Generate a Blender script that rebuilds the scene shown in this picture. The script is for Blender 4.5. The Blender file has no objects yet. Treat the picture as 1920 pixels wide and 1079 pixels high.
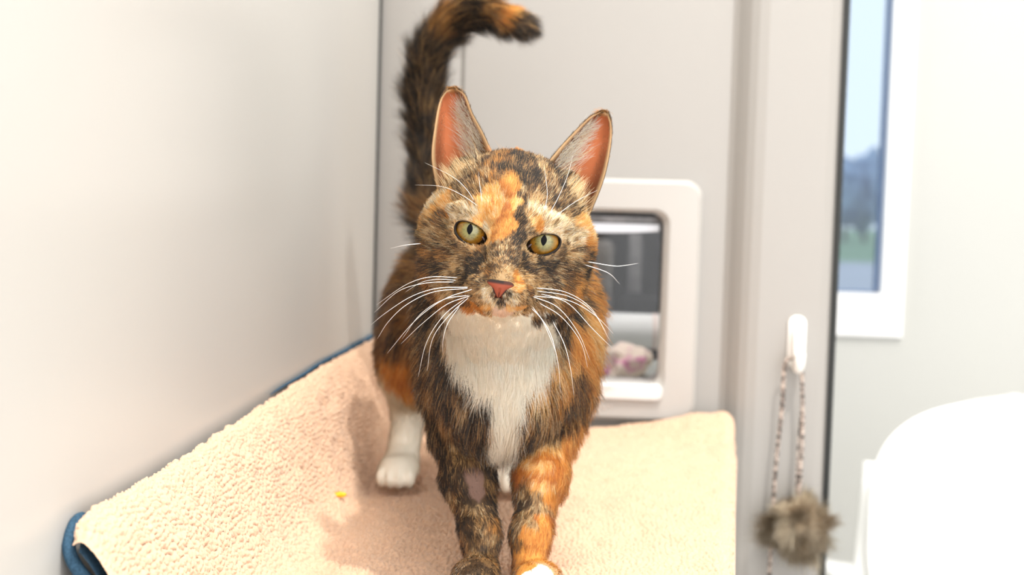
import bpy, bmesh, math, random
import numpy as np
from mathutils import Vector, Matrix
from mathutils.bvhtree import BVHTree

random.seed(7)
RNG = np.random.default_rng(11)
SC = bpy.context.scene
COL = SC.collection
PI = math.pi

# ------------------------------------------------------------------ camera
FPX = 2500.0                         # focal length in pixels of the 1920x1079 frame
EYE = np.array([0.0, 0.0, 0.227])    # camera position; z = 0 is the top of the bed
_cy = np.array([180.0, 145.0, -FPX]); _cy /= np.linalg.norm(_cy)      # world +Y in camera axes
_cz = np.array([0.029, 1.0, 0.0]); _cz[2] = (_cz[0]*_cy[0] + _cz[1]*_cy[1]) / -_cy[2]
_cz /= np.linalg.norm(_cz)
_cx = np.cross(_cy, _cz)
C2W = np.array([_cx, _cy, _cz])      # camera axes -> world axes

def ray(px, py):
    d = C2W @ np.array([(px - 960.0) / FPX, (539.5 - py) / FPX, -1.0])
    return d
def up(px, py, Y):
    """point on the sight line through a photo pixel, at depth Y"""
    d = ray(px, py)
    return EYE + d * (Y / d[1])
def upz(px, py, z):
    d = ray(px, py)
    return EYE + d * ((z - EYE[2]) / d[2])
def proj(p):
    c = C2W.T @ (np.asarray(p) - EYE)
    return (960 + FPX * c[0] / -c[2], 539.5 - FPX * c[1] / -c[2])

cam_d = bpy.data.cameras.new('camera')
cam = bpy.data.objects.new('camera', cam_d); COL.objects.link(cam)
cam.matrix_world = Matrix([[*C2W[0], EYE[0]], [*C2W[1], EYE[1]], [*C2W[2], EYE[2]], [0, 0, 0, 1]])
cam_d.sensor_width = 36.0
cam_d.lens = FPX / 1920 * 36.0
cam_d.clip_start = 0.02; cam_d.clip_end = 500
cam_d.dof.use_dof = True
cam_d.dof.focus_distance = 0.735
cam_d.dof.aperture_fstop = cam_d.lens / 6.2
cam_d.dof.aperture_blades = 0
SC.camera = cam
SC.view_settings.view_transform = 'Standard'
SC.view_settings.look = 'None'
SC.view_settings.gamma = 1
SC.view_settings.exposure = 0.3
SC.view_settings.use_curve_mapping = False
SC.cycles.use_denoising = True
try:
    SC.cycles.denoiser = 'OPENIMAGEDENOISE'
except Exception:
    pass
SC.cycles.max_bounces = 10
SC.cycles.diffuse_bounces = 6
SC.cycles.glossy_bounces = 3
SC.cycles.transmission_bounces = 6
SC.cycles.transparent_max_bounces = 8
SC.cycles.caustics_reflective = False
SC.cycles.caustics_refractive = False
SC.cycles.sample_clamp_indirect = 4.0

# ------------------------------------------------------------------ helpers
def lin(r, g, b):
    return tuple((c/255/12.92 if c/255 <= 0.04045 else ((c/255 + 0.055)/1.055)**2.4) for c in (r, g, b))

def tag(o, label=None, cat=None, group=None, kind=None):
    if label: o['label'] = label
    if cat: o['category'] = cat
    if group: o['group'] = group
    if kind: o['kind'] = kind
    return o

def empty(name, loc, label, cat, group=None, rz=0):
    o = bpy.data.objects.new(name, None); COL.objects.link(o)
    o.location = loc; o.rotation_euler = (0, 0, rz)
    o.empty_display_size = 0.05
    return tag(o, label, cat, group)

def adopt(o, parent):
    """parent o, keeping its geometry where it was built in world space"""
    bpy.context.view_layer.update()
    o.parent = parent
    o.matrix_parent_inverse = parent.matrix_world.inverted()
    return o

def link(name, me, mat=None, parent=None, smooth=True):
    o = bpy.data.objects.new(name, me); COL.objects.link(o)
    if mat is not None:
        me.materials.append(mat)
    if smooth:
        me.shade_smooth()
    if parent is not None:
        adopt(o, parent)
    return o

def from_bm(name, bm, mat=None, parent=None, smooth=False):
    me = bpy.data.meshes.new(name); bm.normal_update(); bm.to_mesh(me); bm.free()
    return link(name, me, mat, parent, smooth)

def from_np(name, verts, faces, mat=None, parent=None, smooth=True):
    me = bpy.data.meshes.new(name)
    verts = np.ascontiguousarray(verts, dtype=np.float32); faces = np.ascontiguousarray(faces, dtype=np.int32)
    k = faces.shape[1]
    me.vertices.add(len(verts)); me.vertices.foreach_set('co', verts.ravel())
    me.loops.add(faces.size); me.loops.foreach_set('vertex_index', faces.ravel())
    me.polygons.add(len(faces))
    me.polygons.foreach_set('loop_start', np.arange(0, faces.size, k, dtype=np.int32))
    me.update(calc_edges=True); me.validate()
    return link(name, me, mat, parent, smooth)

def box(name, lo, hi, mat, parent=None, bevel=0.0, seg=2):
    bm = bmesh.new()
    bmesh.ops.create_cube(bm, size=1)
    lo = Vector(lo); hi = Vector(hi)
    for v in bm.verts:
        v.co = Vector(((v.co[i] + .5) * (hi[i] - lo[i]) + lo[i] for i in range(3)))
    if bevel > 0:
        bmesh.ops.bevel(bm, geom=bm.edges[:], offset=bevel, segments=seg, affect='EDGES', profile=.5)
    return from_bm(name, bm, mat, parent, smooth=bevel > 0)

def catmull(pts, n):
    pts = [np.asarray(p, float) for p in pts]
    P = [2*pts[0] - pts[1]] + pts + [2*pts[-1] - pts[-2]]
    out = []
    m = len(pts) - 1
    for i in range(n):
        u = i / (n - 1) * m
        k = min(int(u), m - 1); t = u - k
        a, b, c, d = P[k], P[k+1], P[k+2], P[k+3]
        out.append(.5*((2*b) + (-a + c)*t + (2*a - 5*b + 4*c - d)*t*t + (-a + 3*b - 3*c + d)*t**3))
    return np.array(out)

def tube_arrays(path, radii, sides=8, cap=True):
    path = np.asarray(path, float); n = len(path)
    radii = np.broadcast_to(np.asarray(radii, float), (n,))
    T = np.gradient(path, axis=0); T /= np.linalg.norm(T, axis=1)[:, None] + 1e-12
    ref = np.array([0, 0, 1.0]) if abs(T[0][2]) < .9 else np.array([1.0, 0, 0])
    V = []
    a = np.cross(T[0], ref); a /= np.linalg.norm(a)
    for i in range(n):
        a = a - T[i]*np.dot(a, T[i]); a /= np.linalg.norm(a)
        b = np.cross(T[i], a)
        for s in range(sides):
            th = 2*PI*s/sides
            V.append(path[i] + radii[i]*(math.cos(th)*a + math.sin(th)*b))
    F = []
    for i in range(n - 1):
        for s in range(sides):
            s2 = (s + 1) % sides
            F.append((i*sides + s, i*sides + s2, (i+1)*sides + s2, (i+1)*sides + s))
    return np.array(V), F

def tube(name, path, radii, mat, parent=None, sides=8):
    V, F = tube_arrays(path, radii, sides)
    n = len(path)
    bm = bmesh.new()
    vs = [bm.verts.new(v) for v in V]
    for f in F:
        bm.faces.new([vs[i] for i in f])
    bm.faces.new(list(reversed(vs[:sides]))); bm.faces.new(vs[-sides:])
    bmesh.ops.recalc_face_normals(bm, faces=bm.faces[:])
    return from_bm(name, bm, mat, parent, True)

def prism(name, outline, y0, y1, mat, parent=None, bevel=0.0, holes=()):
    """outline in the XZ plane extruded from y0 to y1"""
    bm = bmesh.new()
    def ring(pts, y):
        return [bm.verts.new((p[0], y, p[1])) for p in pts]
    def wall(a, b):
        n = len(a)
        for i in range(n):
            j = (i + 1) % n
            bm.faces.new((a[i], a[j], b[j], b[i]))
    loops0 = [ring(outline, y0)] + [ring(h, y0) for h in holes]
    loops1 = [ring(outline, y1)] + [ring(h, y1) for h in holes]
    for a, b in zip(loops0, loops1):
        wall(a, b)
    if not holes:
        bm.faces.new(loops0[0]); bm.faces.new(loops1[0])
    else:                                            # same vertex count in outline and hole
        for L in (loops0, loops1):
            n = len(L[0])
            for i in range(n):
                j = (i + 1) % n
                bm.faces.new((L[0][i], L[0][j], L[1][j], L[1][i]))
    bmesh.ops.recalc_face_normals(bm, faces=bm.faces[:])
    if bevel > 0:
        eds = [e for e in bm.edges if len(e.link_faces) == 2 and e.calc_face_angle(0) > .8]
        bmesh.ops.bevel(bm, geom=eds, offset=bevel, segments=3, affect='EDGES', profile=.5)
    return from_bm(name, bm, mat, parent, smooth=False)

def rrect(x0, x1, z0, z1, r, n=8):
    pts = []
    for cx, cz, a0 in ((x1 - r, z1 - r, 0), (x0 + r, z1 - r, 90), (x0 + r, z0 + r, 180), (x1 - r, z0 + r, 270)):
        for i in range(n + 1):
            a = math.radians(a0 + 90*i/n)
            pts.append((cx + r*math.cos(a), cz + r*math.sin(a)))
    return pts

# ------------------------------------------------------------------ noise
def _hash(ix, iy, iz, seed):
    h = (ix.astype(np.uint32)*np.uint32(374761393) + iy.astype(np.uint32)*np.uint32(668265263)
         + iz.astype(np.uint32)*np.uint32(2147483647) + np.uint32(seed*974634777 & 0xffffffff))
    h = (h ^ (h >> np.uint32(13)))*np.uint32(1274126177)
    h = (h ^ (h >> np.uint32(16)))*np.uint32(2246822519)
    h = h ^ (h >> np.uint32(15))
    return (h & np.uint32(0xffffff)).astype(np.float32)/np.float32(0xffffff)

def vnoise(p, scale, seed=0):
    """smooth value noise in -1..1; p (N,3); scale = feature size"""
    q = np.asarray(p, np.float64)/scale + 1000.0
    i = np.floor(q).astype(np.int64); f = (q - i).astype(np.float32)
    f = f*f*(3 - 2*f)
    out = 0
    for dx in (0, 1):
        wx = f[:, 0] if dx else 1 - f[:, 0]
        for dy in (0, 1):
            wy = f[:, 1] if dy else 1 - f[:, 1]
            for dz in (0, 1):
                wz = f[:, 2] if dz else 1 - f[:, 2]
                out = out + wx*wy*wz*_hash(i[:, 0] + dx, i[:, 1] + dy, i[:, 2] + dz, seed)
    return out*2 - 1

def vnoise3(p, scale, seed=0):
    return np.stack([vnoise(p, scale, seed + k*17) for k in range(3)], 1)

def sstep(a, b, x):
    t = np.clip((x - a)/(b - a), 0, 1)
    return t*t*(3 - 2*t)

# ------------------------------------------------------------------ materials
def new_mat(name):
    m = bpy.data.materials.new(name); m.use_nodes = True
    nt = m.node_tree
    for n in list(nt.nodes): nt.nodes.remove(n)
    out = nt.nodes.new('ShaderNodeOutputMaterial')
    return m, nt, out

def pmat(name, color, rough=.5, noise=0.0, nscale=20.0, bump=0.0, bscale=200.0, coat=0.0, sheen=0.0, spec=.5, trans=0.0, metal=0.0, sss=0.0, bdist=.001):
    m, nt, out = new_mat(name)
    b = nt.nodes.new('ShaderNodeBsdfPrincipled')
    nt.links.new(b.outputs[0], out.inputs[0])
    b.inputs['Roughness'].default_value = rough
    b.inputs['Coat Weight'].default_value = coat
    b.inputs['Sheen Weight'].default_value = sheen
    b.inputs['Specular IOR Level'].default_value = spec
    b.inputs['Transmission Weight'].default_value = trans
    b.inputs['Metallic'].default_value = metal
    b.inputs['Base Color'].default_value = (*color, 1)
    if sss:
        b.inputs['Subsurface Weight'].default_value = sss
        b.inputs['Subsurface Scale'].default_value = .004
    if noise or bump:
        tc = nt.nodes.new('ShaderNodeTexCoord')
        if noise:
            nz = nt.nodes.new('ShaderNodeTexNoise'); nz.inputs['Scale'].default_value = nscale
            nz.inputs['Detail'].default_value = 4
            nt.links.new(tc.outputs['Object'], nz.inputs['Vector'])
            rp = nt.nodes.new('ShaderNodeValToRGB')
            rp.color_ramp.elements[0].position = .3; rp.color_ramp.elements[1].position = .7
            rp.color_ramp.elements[0].color = (*[c*(1 - noise) for c in color], 1)
            rp.color_ramp.elements[1].color = (*[min(1, c*(1 + noise)) for c in color], 1)
            nt.links.new(nz.outputs['Fac'], rp.inputs['Fac']); nt.links.new(rp.outputs[0], b.inputs['Base Color'])
        if bump:
            n2 = nt.nodes.new('ShaderNodeTexNoise'); n2.inputs['Scale'].default_value = bscale
            n2.inputs['Detail'].default_value = 3
            nt.links.new(tc.outputs['Object'], n2.inputs['Vector'])
            bp = nt.nodes.new('ShaderNodeBump'); bp.inputs['Strength'].default_value = bump
            bp.inputs['Distance'].default_value = bdist
            nt.links.new(n2.outputs['Fac'], bp.inputs['Height']); nt.links.new(bp.outputs[0], b.inputs['Normal'])
    return m
# ------------------------------------------------------------------ the pen: walls, door, shelf
XW = -0.245          # left wall
YB = 1.40            # face of the back wall / door
M_lam = pmat('white_laminate', lin(188, 185, 180), rough=.28, spec=.35, noise=.008, nscale=3)
M_door = pmat('white_upvc', lin(151, 147, 142), rough=.35, spec=.4, noise=.01, nscale=4)
M_white = pmat('white_plastic', lin(172, 168, 163), rough=.35, spec=.45)
M_frame = pmat('window_white', lin(235, 235, 235), rough=.4)
M_far = pmat('far_wall_paint', lin(190, 190, 186), rough=.6, noise=.008, nscale=3)
M_black = pmat('black_rubber', lin(30, 32, 30), rough=.6)
M_floor = pmat('grey_floor_vinyl', lin(200, 198, 194), rough=.4, noise=.05, nscale=30)
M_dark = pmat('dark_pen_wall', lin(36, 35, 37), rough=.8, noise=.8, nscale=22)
M_groove = pmat('door_joint', lin(112, 108, 102), rough=.6)

def struct(o):
    o['kind'] = 'structure'; return o

struct(box('wall_left', (XW - .05, -.6, -.80), (XW, YB, 2.55), M_lam))
struct(box('floor', (XW - .05, -.6, -.86), (2.6, 2.72, -.80), M_floor))
struct(box('ceiling', (XW - .05, -.6, 2.55), (2.6, 2.72, 2.60), M_far))
# black seal in the corner
xs = up(706, 300, YB)[0]
struct(box('trim_1', (xs - .0026, YB - .006, -.80), (xs + .0026, YB, 2.55), M_black, bevel=.001))

# door: leaf with an opening for the flap, jambs either side
xl = up(866, 200, YB)[0]         # joint at the left of the leaf
xr = up(1372, 200, YB)[0]        # right edge of the leaf
xj = up(1556, 540, YB)[0]        # right edge of the jamb
fx1 = up(1311, 560, YB - .012)[0]
fz1 = up(1230, 337, YB - .012)[2]; fz0 = up(1230, 792, YB - .012)[2]
fx0 = up(888, 560, YB - .012)[0]
ox1 = up(1240, 560, YB)[0]; oz1 = up(1200, 399, YB)[2]; oz0 = up(1170, 718, YB)[2]
ox0 = fx0 + (fx1 - ox1)
DT = .045                        # door thickness
door = box('door_1', (xl + .001, YB + .004, -.78), (ox0 - .004, YB + .004 + DT, 2.55), M_door)
bmd = bmesh.new()
hole = rrect(ox0 - .004, ox1 + .004, oz0 - .004, oz1 + .004, .012)
outer = []
X0, X1, Z0, Z1 = xl + .001, xr, -.78, 2.545
for i, (hx, hz) in enumerate(hole):      # matching outline: project the hole's ring onto the leaf's rectangle
    cx, cz = (ox0 + ox1)/2, (oz0 + oz1)/2
    q = i // 9
    corner = [(X1, Z1), (X0, Z1), (X0, Z0), (X1, Z0)][q]
    outer.append(corner)
bpy.data.objects.remove(door)
# leaf built from four slabs round the opening, joined into one mesh
bm = bmesh.new()
def slab(lo, hi):
    r = bmesh.ops.create_cube(bm, size=1)
    for v in r['verts']:
        v.co = Vector((lo[i] + (v.co[i] + .5)*(hi[i] - lo[i]) for i in range(3)))
yA, yB2 = YB + .005, YB + .005 + DT
hx0, hx1, hz0, hz1 = ox0 - .003, ox1 + .003, oz0 - .003, oz1 + .003
slab((X0, yA, Z0), (hx0, yB2, Z1)); slab((hx1, yA, Z0), (X1, yB2, Z1))
slab((hx0, yA, Z0), (hx1, yB2, hz0)); slab((hx0, yA, hz1), (hx1, yB2, Z1))
bmesh.ops.remove_doubles(bm, verts=bm.verts[:], dist=1e-5)
struct(from_bm('door_1', bm, M_door))
struct(box('trim_2', (X0 - .003, YB + .0035, -.78), (X0 + .0005, YB + .012, 2.545), M_groove))
# left stile and right jamb (with a rounded step down to the leaf)
struct(box('wall_back', (XW, YB, -.80), (X0 - .003, YB + .06, 2.55), M_door, bevel=.002))
jamb_prof = [(xr - .001, YB + .05), (xr - .001, YB + .0045), (xr + .004, YB + .001), (xr + .010, YB - .006), (xr + .016, YB - .012),
             (xr + .024, YB - .016), (xr + .034, YB - .018), (xj - .012, YB - .018), (xj - .004, YB - .016), (xj, YB - .011), (xj, YB + .05)]
bm = bmesh.new()
a = [bm.verts.new((p[0], p[1], -.80)) for p in jamb_prof]; b = [bm.verts.new((p[0], p[1], 2.55)) for p in jamb_prof]
for i in range(len(a)):
    j = (i + 1) % len(a)
    bm.faces.new((a[i], a[j], b[j], b[i]))
bm.faces.new(a); bm.faces.new(b)
bmesh.ops.recalc_face_normals(bm, faces=bm.faces[:])
struct(from_bm('trim_3', bm, M_door))
YJ = YB - .018                   # front face of the jamb
struct(box('trim_4', (xj + .0002, YB - .014, -.80), (xj + .0062, YB + .045, 2.55), M_black, bevel=.0008))

# dark pen behind the door, seen through the flap
zpf = oz0 - .012
M_pfloor = pmat('grey_pen_floor', lin(176, 178, 172), rough=.6, noise=.12, nscale=25)
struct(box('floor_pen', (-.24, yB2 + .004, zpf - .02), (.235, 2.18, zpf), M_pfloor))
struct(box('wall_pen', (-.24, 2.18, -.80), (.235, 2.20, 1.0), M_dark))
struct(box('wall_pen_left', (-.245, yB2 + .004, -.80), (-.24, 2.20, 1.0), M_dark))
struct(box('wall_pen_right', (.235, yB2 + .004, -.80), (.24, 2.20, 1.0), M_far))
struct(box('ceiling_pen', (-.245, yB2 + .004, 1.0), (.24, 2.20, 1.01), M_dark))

# ------------------------------------------------------------------ cat flap
flap = empty('cat_flap', ((fx0 + fx1)/2, YB - .002, fz0), 'white plastic cat flap with a clear door set low in the white panel', 'cat flap')
bm = bmesh.new()
ro = rrect(fx0, fx1, fz0, fz1, .018); rm = rrect(fx0 + .004, fx1 - .004, fz0 + .004, fz1 - .004, .016)
ri = rrect(ox0 - .006, ox1 + .006, oz0 - .012, oz1 + .004, .016); rn = rrect(ox0, ox1, oz0, oz1, .013)
yf = YB - .012
rings = [(ro, YB + .004), (ro, yf + .004), (rm, yf), (ri, yf + .001), (rn, yf + .007), (rn, YB + DT)]
V = [[bm.verts.new((p[0], y, p[1])) for p in r] for r, y in rings]
for A, B in zip(V[:-1], V[1:]):
    for i in range(len(A)):
        j = (i + 1) % len(A)
        bm.faces.new((A[i], A[j], B[j], B[i]))
bmesh.ops.recalc_face_normals(bm, faces=bm.faces[:])
from_bm('frame', bm, M_white, flap)
# raised white lip along the bottom of the opening
lip = rrect(ox0 - .010, ox1 + .004, oz0 - .016, oz0 + .001, .007)
M_lip = pmat('bright_white_plastic', lin(205, 205, 203), rough=.3)
prism('sill', lip, yf - .006, yf + .02, M_lip, flap, bevel=.002)
# clear swinging door
M_clear, nt, out = new_mat('clear_flap_plastic')
tr = nt.nodes.new('ShaderNodeBsdfTransparent'); tr.inputs[0].default_value = (.78, .79, .80, 1)
gl = nt.nodes.new('ShaderNodeBsdfGlossy'); gl.inputs['Roughness'].default_value = .08; gl.inputs[0].default_value = (1, 1, 1, 1)
mx = nt.nodes.new('ShaderNodeMixShader'); mx.inputs[0].default_value = .015
nt.links.new(tr.outputs[0], mx.inputs[1]); nt.links.new(gl.outputs[0], mx.inputs[2]); nt.links.new(mx.outputs[0], out.inputs[0])
swing = box('swinging_door', (ox0 + .002, YB + .018, oz0 + .002), (ox1 - .002, YB + .021, oz1 - .010), M_clear, flap)
M_band = pmat('frosted_band', lin(222, 228, 236), rough=.4)
bm = bmesh.new()
n = 14; top = []; bot = []
for i in range(n + 1):
    t = i/n; x = ox0 + .004 + (ox1 - ox0 - .008)*t
    top.append((x, oz1 - .012)); bot.append((x, oz1 - .0225 + .003*(2*t - 1)**2))
pts = top + bot[::-1]
bm.free()
prism('hinge_band', pts, YB + .012, YB + .018, M_band, flap, bevel=.0008)
M_hinge = pmat('grey_hinge', lin(120, 120, 122), rough=.4, noise=.4, nscale=90)
box('hinge_bar', (ox0 + .002, YB + .012, oz1 - .011), (ox1 - .002, YB + .022, oz1 - .004), M_hinge, flap, bevel=.001)
# faint maker's mark below the opening: a small slanted script-like stroke, unreadable in the photo
M_mark = pmat('grey_print', lin(205, 198, 191), rough=.5)
c0 = up(1122, 764, yf - .001)
pth = [c0 + np.array([dx, 0, dz]) for dx, dz in ((-.013, .004), (-.009, -.004), (-.005, .003), (-.002, -.004), (.002, .002), (.006, -.001), (.010, .003), (.014, .001))]
pth = catmull(pth, 40); pth[:, 1] = yf - .0004
tube('printed_mark', pth, .0010, M_mark, flap, 6)
c1 = up(1137, 728, yf - .006)
pth = [c1 + np.array([dx, 0, dz]) for dx, dz in ((-.006, 0), (-.003, .003), (0, -.002), (.003, .003), (.006, 0))]
pth = catmull(pth, 20); pth[:, 1] = yf - .0062
tube('latch_mark', pth, .0008, M_mark, flap, 6)

# ------------------------------------------------------------------ things in the pen behind the flap
def blob_mesh(name, center, radii, mat, amp=.25, scale=.03, seed=0, parent=None, floor=None, sub=5):
    bm = bmesh.new()
    bmesh.ops.create_icosphere(bm, subdivisions=sub, radius=1)
    P = np.array([v.co[:] for v in bm.verts])
    Q = P*np.array(radii)
    nn = vnoise(Q + np.array(center), scale, seed) + .5*vnoise(Q + np.array(center), scale*.45, seed + 5)
    Q = Q*(1 + amp*nn[:, None]) + np.array(center)
    if floor is not None:
        Q[:, 2] = np.maximum(Q[:, 2], floor)
    for v, q in zip(bm.verts, Q): v.co = q
    return from_bm(name, bm, mat, parent, True)

def two_tone(name, c1, c2, scale, rough=.9, lo_=.44):
    m, nt, out = new_mat(name)
    b = nt.nodes.new('ShaderNodeBsdfPrincipled'); b.inputs['Roughness'].default_value = rough
    tc = nt.nodes.new('ShaderNodeTexCoord'); nz = nt.nodes.new('ShaderNodeTexNoise'); nz.inputs['Scale'].default_value = scale
    nz.inputs['Detail'].default_value = 2
    rp = nt.nodes.new('ShaderNodeValToRGB'); rp.color_ramp.elements[0].position = lo_; rp.color_ramp.elements[1].position = lo_ + .12
    rp.color_ramp.elements[0].color = (*c1, 1); rp.color_ramp.elements[1].color = (*c2, 1)
    nt.links.new(tc.outputs['Object'], nz.inputs[0]); nt.links.new(nz.outputs['Fac'], rp.inputs[0])
    nt.links.new(rp.outputs[0], b.inputs['Base Color']); nt.links.new(b.outputs[0], out.inputs[0])
    return m
M_pink = two_tone('pink_cream_fleece', lin(250, 228, 210), lin(226, 150, 182), 60, .9, .56)
yp = 1.54
c = up(1150, 692, yp)
o = blob_mesh('crumpled_blanket', (c[0] + .002, yp, zpf + .016), (.036, .035, .021), M_pink, .35, .022, 3, None, zpf + .001)
tag(o, 'crumpled pink and cream blanket on the floor behind the cat flap', 'blanket')
c = up(1200, 690, yp)
o = blob_mesh('folded_cloth', (up(1196, 690, 1.56)[0], 1.555, zpf + .022), (.016, .03, .011), pmat('cream_cloth', lin(250, 228, 208), rough=.9), .25, .02, 9)
o2 = o
for v in o.data.vertices: v.co.z -= 0
tag(o, 'small cream cloth fold lying right of the pink blanket behind the flap', 'cloth')
# pale roll further back
roll = empty('bolster_roll', (up(1180, 622, 1.75)[0], 1.75, zpf), 'pale grey roll cushion lying behind the pink blanket, seen through the flap', 'cushion')
c = up(1178, 622, 1.75)
rr = .024
pz = c[2]
pth = np.array([[c[0] - .09 + .005*i, 1.75, pz] for i in range(30)])
rad = np.array([rr*(1 - .5*max(0, (abs(i - 14.5) - 12)/2.5)**2) for i in range(30)])
tube('cover', pth, rad, pmat('pale_grey_cover', lin(240, 238, 234), rough=.9), roll, 20)
ring = [[c[0] + .032 + .002*k, 1.75, pz] for k in range(3)]
tube('end_band', np.array(ring), rr + .001, pmat('blush_band', lin(244, 214, 200), rough=.9), roll, 20)
box('stand', (c[0] - .10, 1.735, zpf), (c[0] + .06, 1.80, pz - rr + .002), pmat('stand_grey', lin(60, 60, 64), rough=.8), roll, bevel=.004)
# dim furniture at the back of that pen
def dim(name, px0, px1, py0, py1, Y, d, colr, label, cat, rnd=.006):
    a = up(px0, py1, Y); b = up(px1, py0, Y)
    o = box(name, (a[0], Y, a[2]), (b[0], Y + d, b[2]), pmat(name + '_mat', colr, rough=.8, noise=.3, nscale=40), None, bevel=rnd, seg=3)
    return tag(o, label, cat)
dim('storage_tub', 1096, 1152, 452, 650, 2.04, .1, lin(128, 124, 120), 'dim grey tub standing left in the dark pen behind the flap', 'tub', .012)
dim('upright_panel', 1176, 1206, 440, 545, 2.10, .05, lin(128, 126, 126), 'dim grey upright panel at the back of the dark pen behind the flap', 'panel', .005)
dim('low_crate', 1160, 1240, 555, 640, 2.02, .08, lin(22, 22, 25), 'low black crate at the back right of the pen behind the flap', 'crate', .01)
for k, nme in enumerate(('storage_tub', 'upright_panel', 'low_crate')):
    o = bpy.data.objects[nme]
    zmin = min(v.co.z for v in o.data.vertices)
    for v in o.data.vertices:
        if v.co.z < zmin + .02: v.co.z -= (zmin - zpf - .0005)

pl_ = bpy.data.lights.new('pen_fill', 'AREA'); pl_.shape = 'RECTANGLE'; pl_.size = .3; pl_.size_y = .2; pl_.energy = 8.5; pl_.color = (1, .97, .95)  # added fill lamp, brightens the blanket and pen behind the flap
plo = bpy.data.objects.new('pen_fill', pl_); COL.objects.link(plo); plo.location = (0, 1.60, .98); plo.rotation_euler = (math.radians(8), 0, 0)
# ------------------------------------------------------------------ hook and string toy on the jamb
M_hook = pmat('hook_white', lin(238, 236, 232), rough=.3)
hook = empty('wall_hook', (up(1492, 640, YJ)[0], YJ, up(1492, 640, YJ)[2]), 'small white plastic hook stuck on the white door jamb', 'hook')
hc = up(1493, 640, YJ)
hz_top = up(1492, 592, YJ)[2]; hz_bot = up(1492, 690, YJ)[2]
prism('back_plate', rrect(hc[0] - .009, hc[0] + .009, hz_bot, hz_top, .008), YJ - .004, YJ, M_hook, hook, bevel=.001)
hp = [(hc[0], YJ - .004, hz_top - .012), (hc[0], YJ - .010, hz_top - .020), (hc[0], YJ - .012, hz_bot + .022), (hc[0], YJ - .014, hz_bot + .008),
      (hc[0], YJ - .021, hz_bot + .002), (hc[0], YJ - .028, hz_bot + .008), (hc[0], YJ - .029, hz_bot + .018)]
tube('prong', catmull(hp, 30), [.0058]*30, M_hook, hook, 12)

toy = empty('pompom_toy', (hc[0], YJ - .02, hz_bot + .008), 'fluffy beige pompom toy on a speckled cord hanging from the white hook', 'cat toy')
M_cord = two_tone('speckled_cord', lin(44, 34, 30), lin(190, 172, 160), 260)
loop_y = YJ - .0215
za = hz_bot + .0085
pc = up(1496, 985, YJ - .03)          # pompom centre
rp = .026
l_top = up(1470, 655, loop_y); r_top = up(1509, 668, loop_y)
strand1 = catmull([(hc[0], loop_y, za + .0045), (l_top[0] + .002, loop_y, za - .002), up(1467, 760, loop_y), up(1455, 870, loop_y), up(1447, 1000, loop_y), up(1440, 1120, loop_y)], 60)
tube('long_cord', strand1, .0019, M_cord, toy, 8)
strand2 = catmull([(hc[0], loop_y - .001, za + .0045), (r_top[0] - .003, loop_y, za - .002), up(1505, 800, loop_y), up(1500, 900, loop_y - .004), (pc[0], loop_y - .008, pc[2] + rp*.6)], 50)
tube('short_cord', strand2, .0018, M_cord, toy, 8)
strand3 = catmull([up(1504, 760, loop_y + .004), up(1497, 830, loop_y + .004), up(1494, 900, loop_y), (pc[0] - .002, loop_y - .006, pc[2] + rp*.6)], 40)
tube('thin_cord', strand3, .0011, M_cord, toy, 6)
pcen = np.array([pc[0], YJ - .03, pc[2]])
core = blob_mesh('pompom', pcen, (rp*.72, rp*.72, rp*.72), pmat('pompom_core', lin(180, 160, 132), rough=1), .12, .012, 4, toy, None, 3)

def hair_object(name, pts, radii, attrs, mat, parent):
    """pts (N,K,3) strands as one curves object"""
    N, K, _ = pts.shape
    hcv = bpy.data.hair_curves.new(name)
    hcv.add_curves([K]*N)
    hcv.attributes['position'].data.foreach_set('vector', np.ascontiguousarray(pts, np.float32).ravel())
    ra = hcv.attributes.get('radius') or hcv.attributes.new('radius', 'FLOAT', 'POINT')
    ra.data.foreach_set('value', np.ascontiguousarray(radii, np.float32).ravel())
    for k, v in attrs.items():
        at = hcv.attributes.new(k, 'FLOAT_VECTOR', 'CURVE')
        at.data.foreach_set('vector', np.ascontiguousarray(v, np.float32).ravel())
    hcv.materials.append(mat)
    o = bpy.data.objects.new(name, hcv); COL.objects.link(o)
    if parent is not None: adopt(o, parent)
    return o

def fur_mat(name, trans=.25, gloss=.08, grough=.35, nmix=.6):
    m, nt, out = new_mat(name)
    N = nt.nodes.new
    ac = N('ShaderNodeAttribute'); ac.attribute_name = 'fcol'
    an = N('ShaderNodeAttribute'); an.attribute_name = 'fnrm'
    d = N('ShaderNodeBsdfDiffuse'); nt.links.new(ac.outputs['Vector'], d.inputs['Color']); nt.links.new(an.outputs['Vector'], d.inputs['Normal'])
    t = N('ShaderNodeBsdfTranslucent'); nt.links.new(ac.outputs['Vector'], t.inputs['Color']); nt.links.new(an.outputs['Vector'], t.inputs['Normal'])
    m1 = N('ShaderNodeMixShader'); m1.inputs[0].default_value = trans
    nt.links.new(d.outputs[0], m1.inputs[1]); nt.links.new(t.outputs[0], m1.inputs[2])
    h = N('ShaderNodeBsdfHair'); h.component = 'Reflection'; h.inputs['RoughnessU'].default_value = grough; h.inputs['RoughnessV'].default_value = .8
    h.inputs['Color'].default_value = (1, .95, .88, 1)
    m2 = N('ShaderNodeMixShader'); m2.inputs[0].default_value = gloss
    nt.links.new(m1.outputs[0], m2.inputs[1]); nt.links.new(h.outputs[0], m2.inputs[2])
    nt.links.new(m2.outputs[0], out.inputs[0])
    return m
M_pomfur = fur_mat('pompom_fur', .45, .03)
N = 16000
dirs = RNG.normal(size=(N, 3)); dirs /= np.linalg.norm(dirs, axis=1)[:, None]
cl = vnoise3(dirs, .45, 3)*.55
tt = np.linspace(0, 1, 4)[None, :, None]
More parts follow.
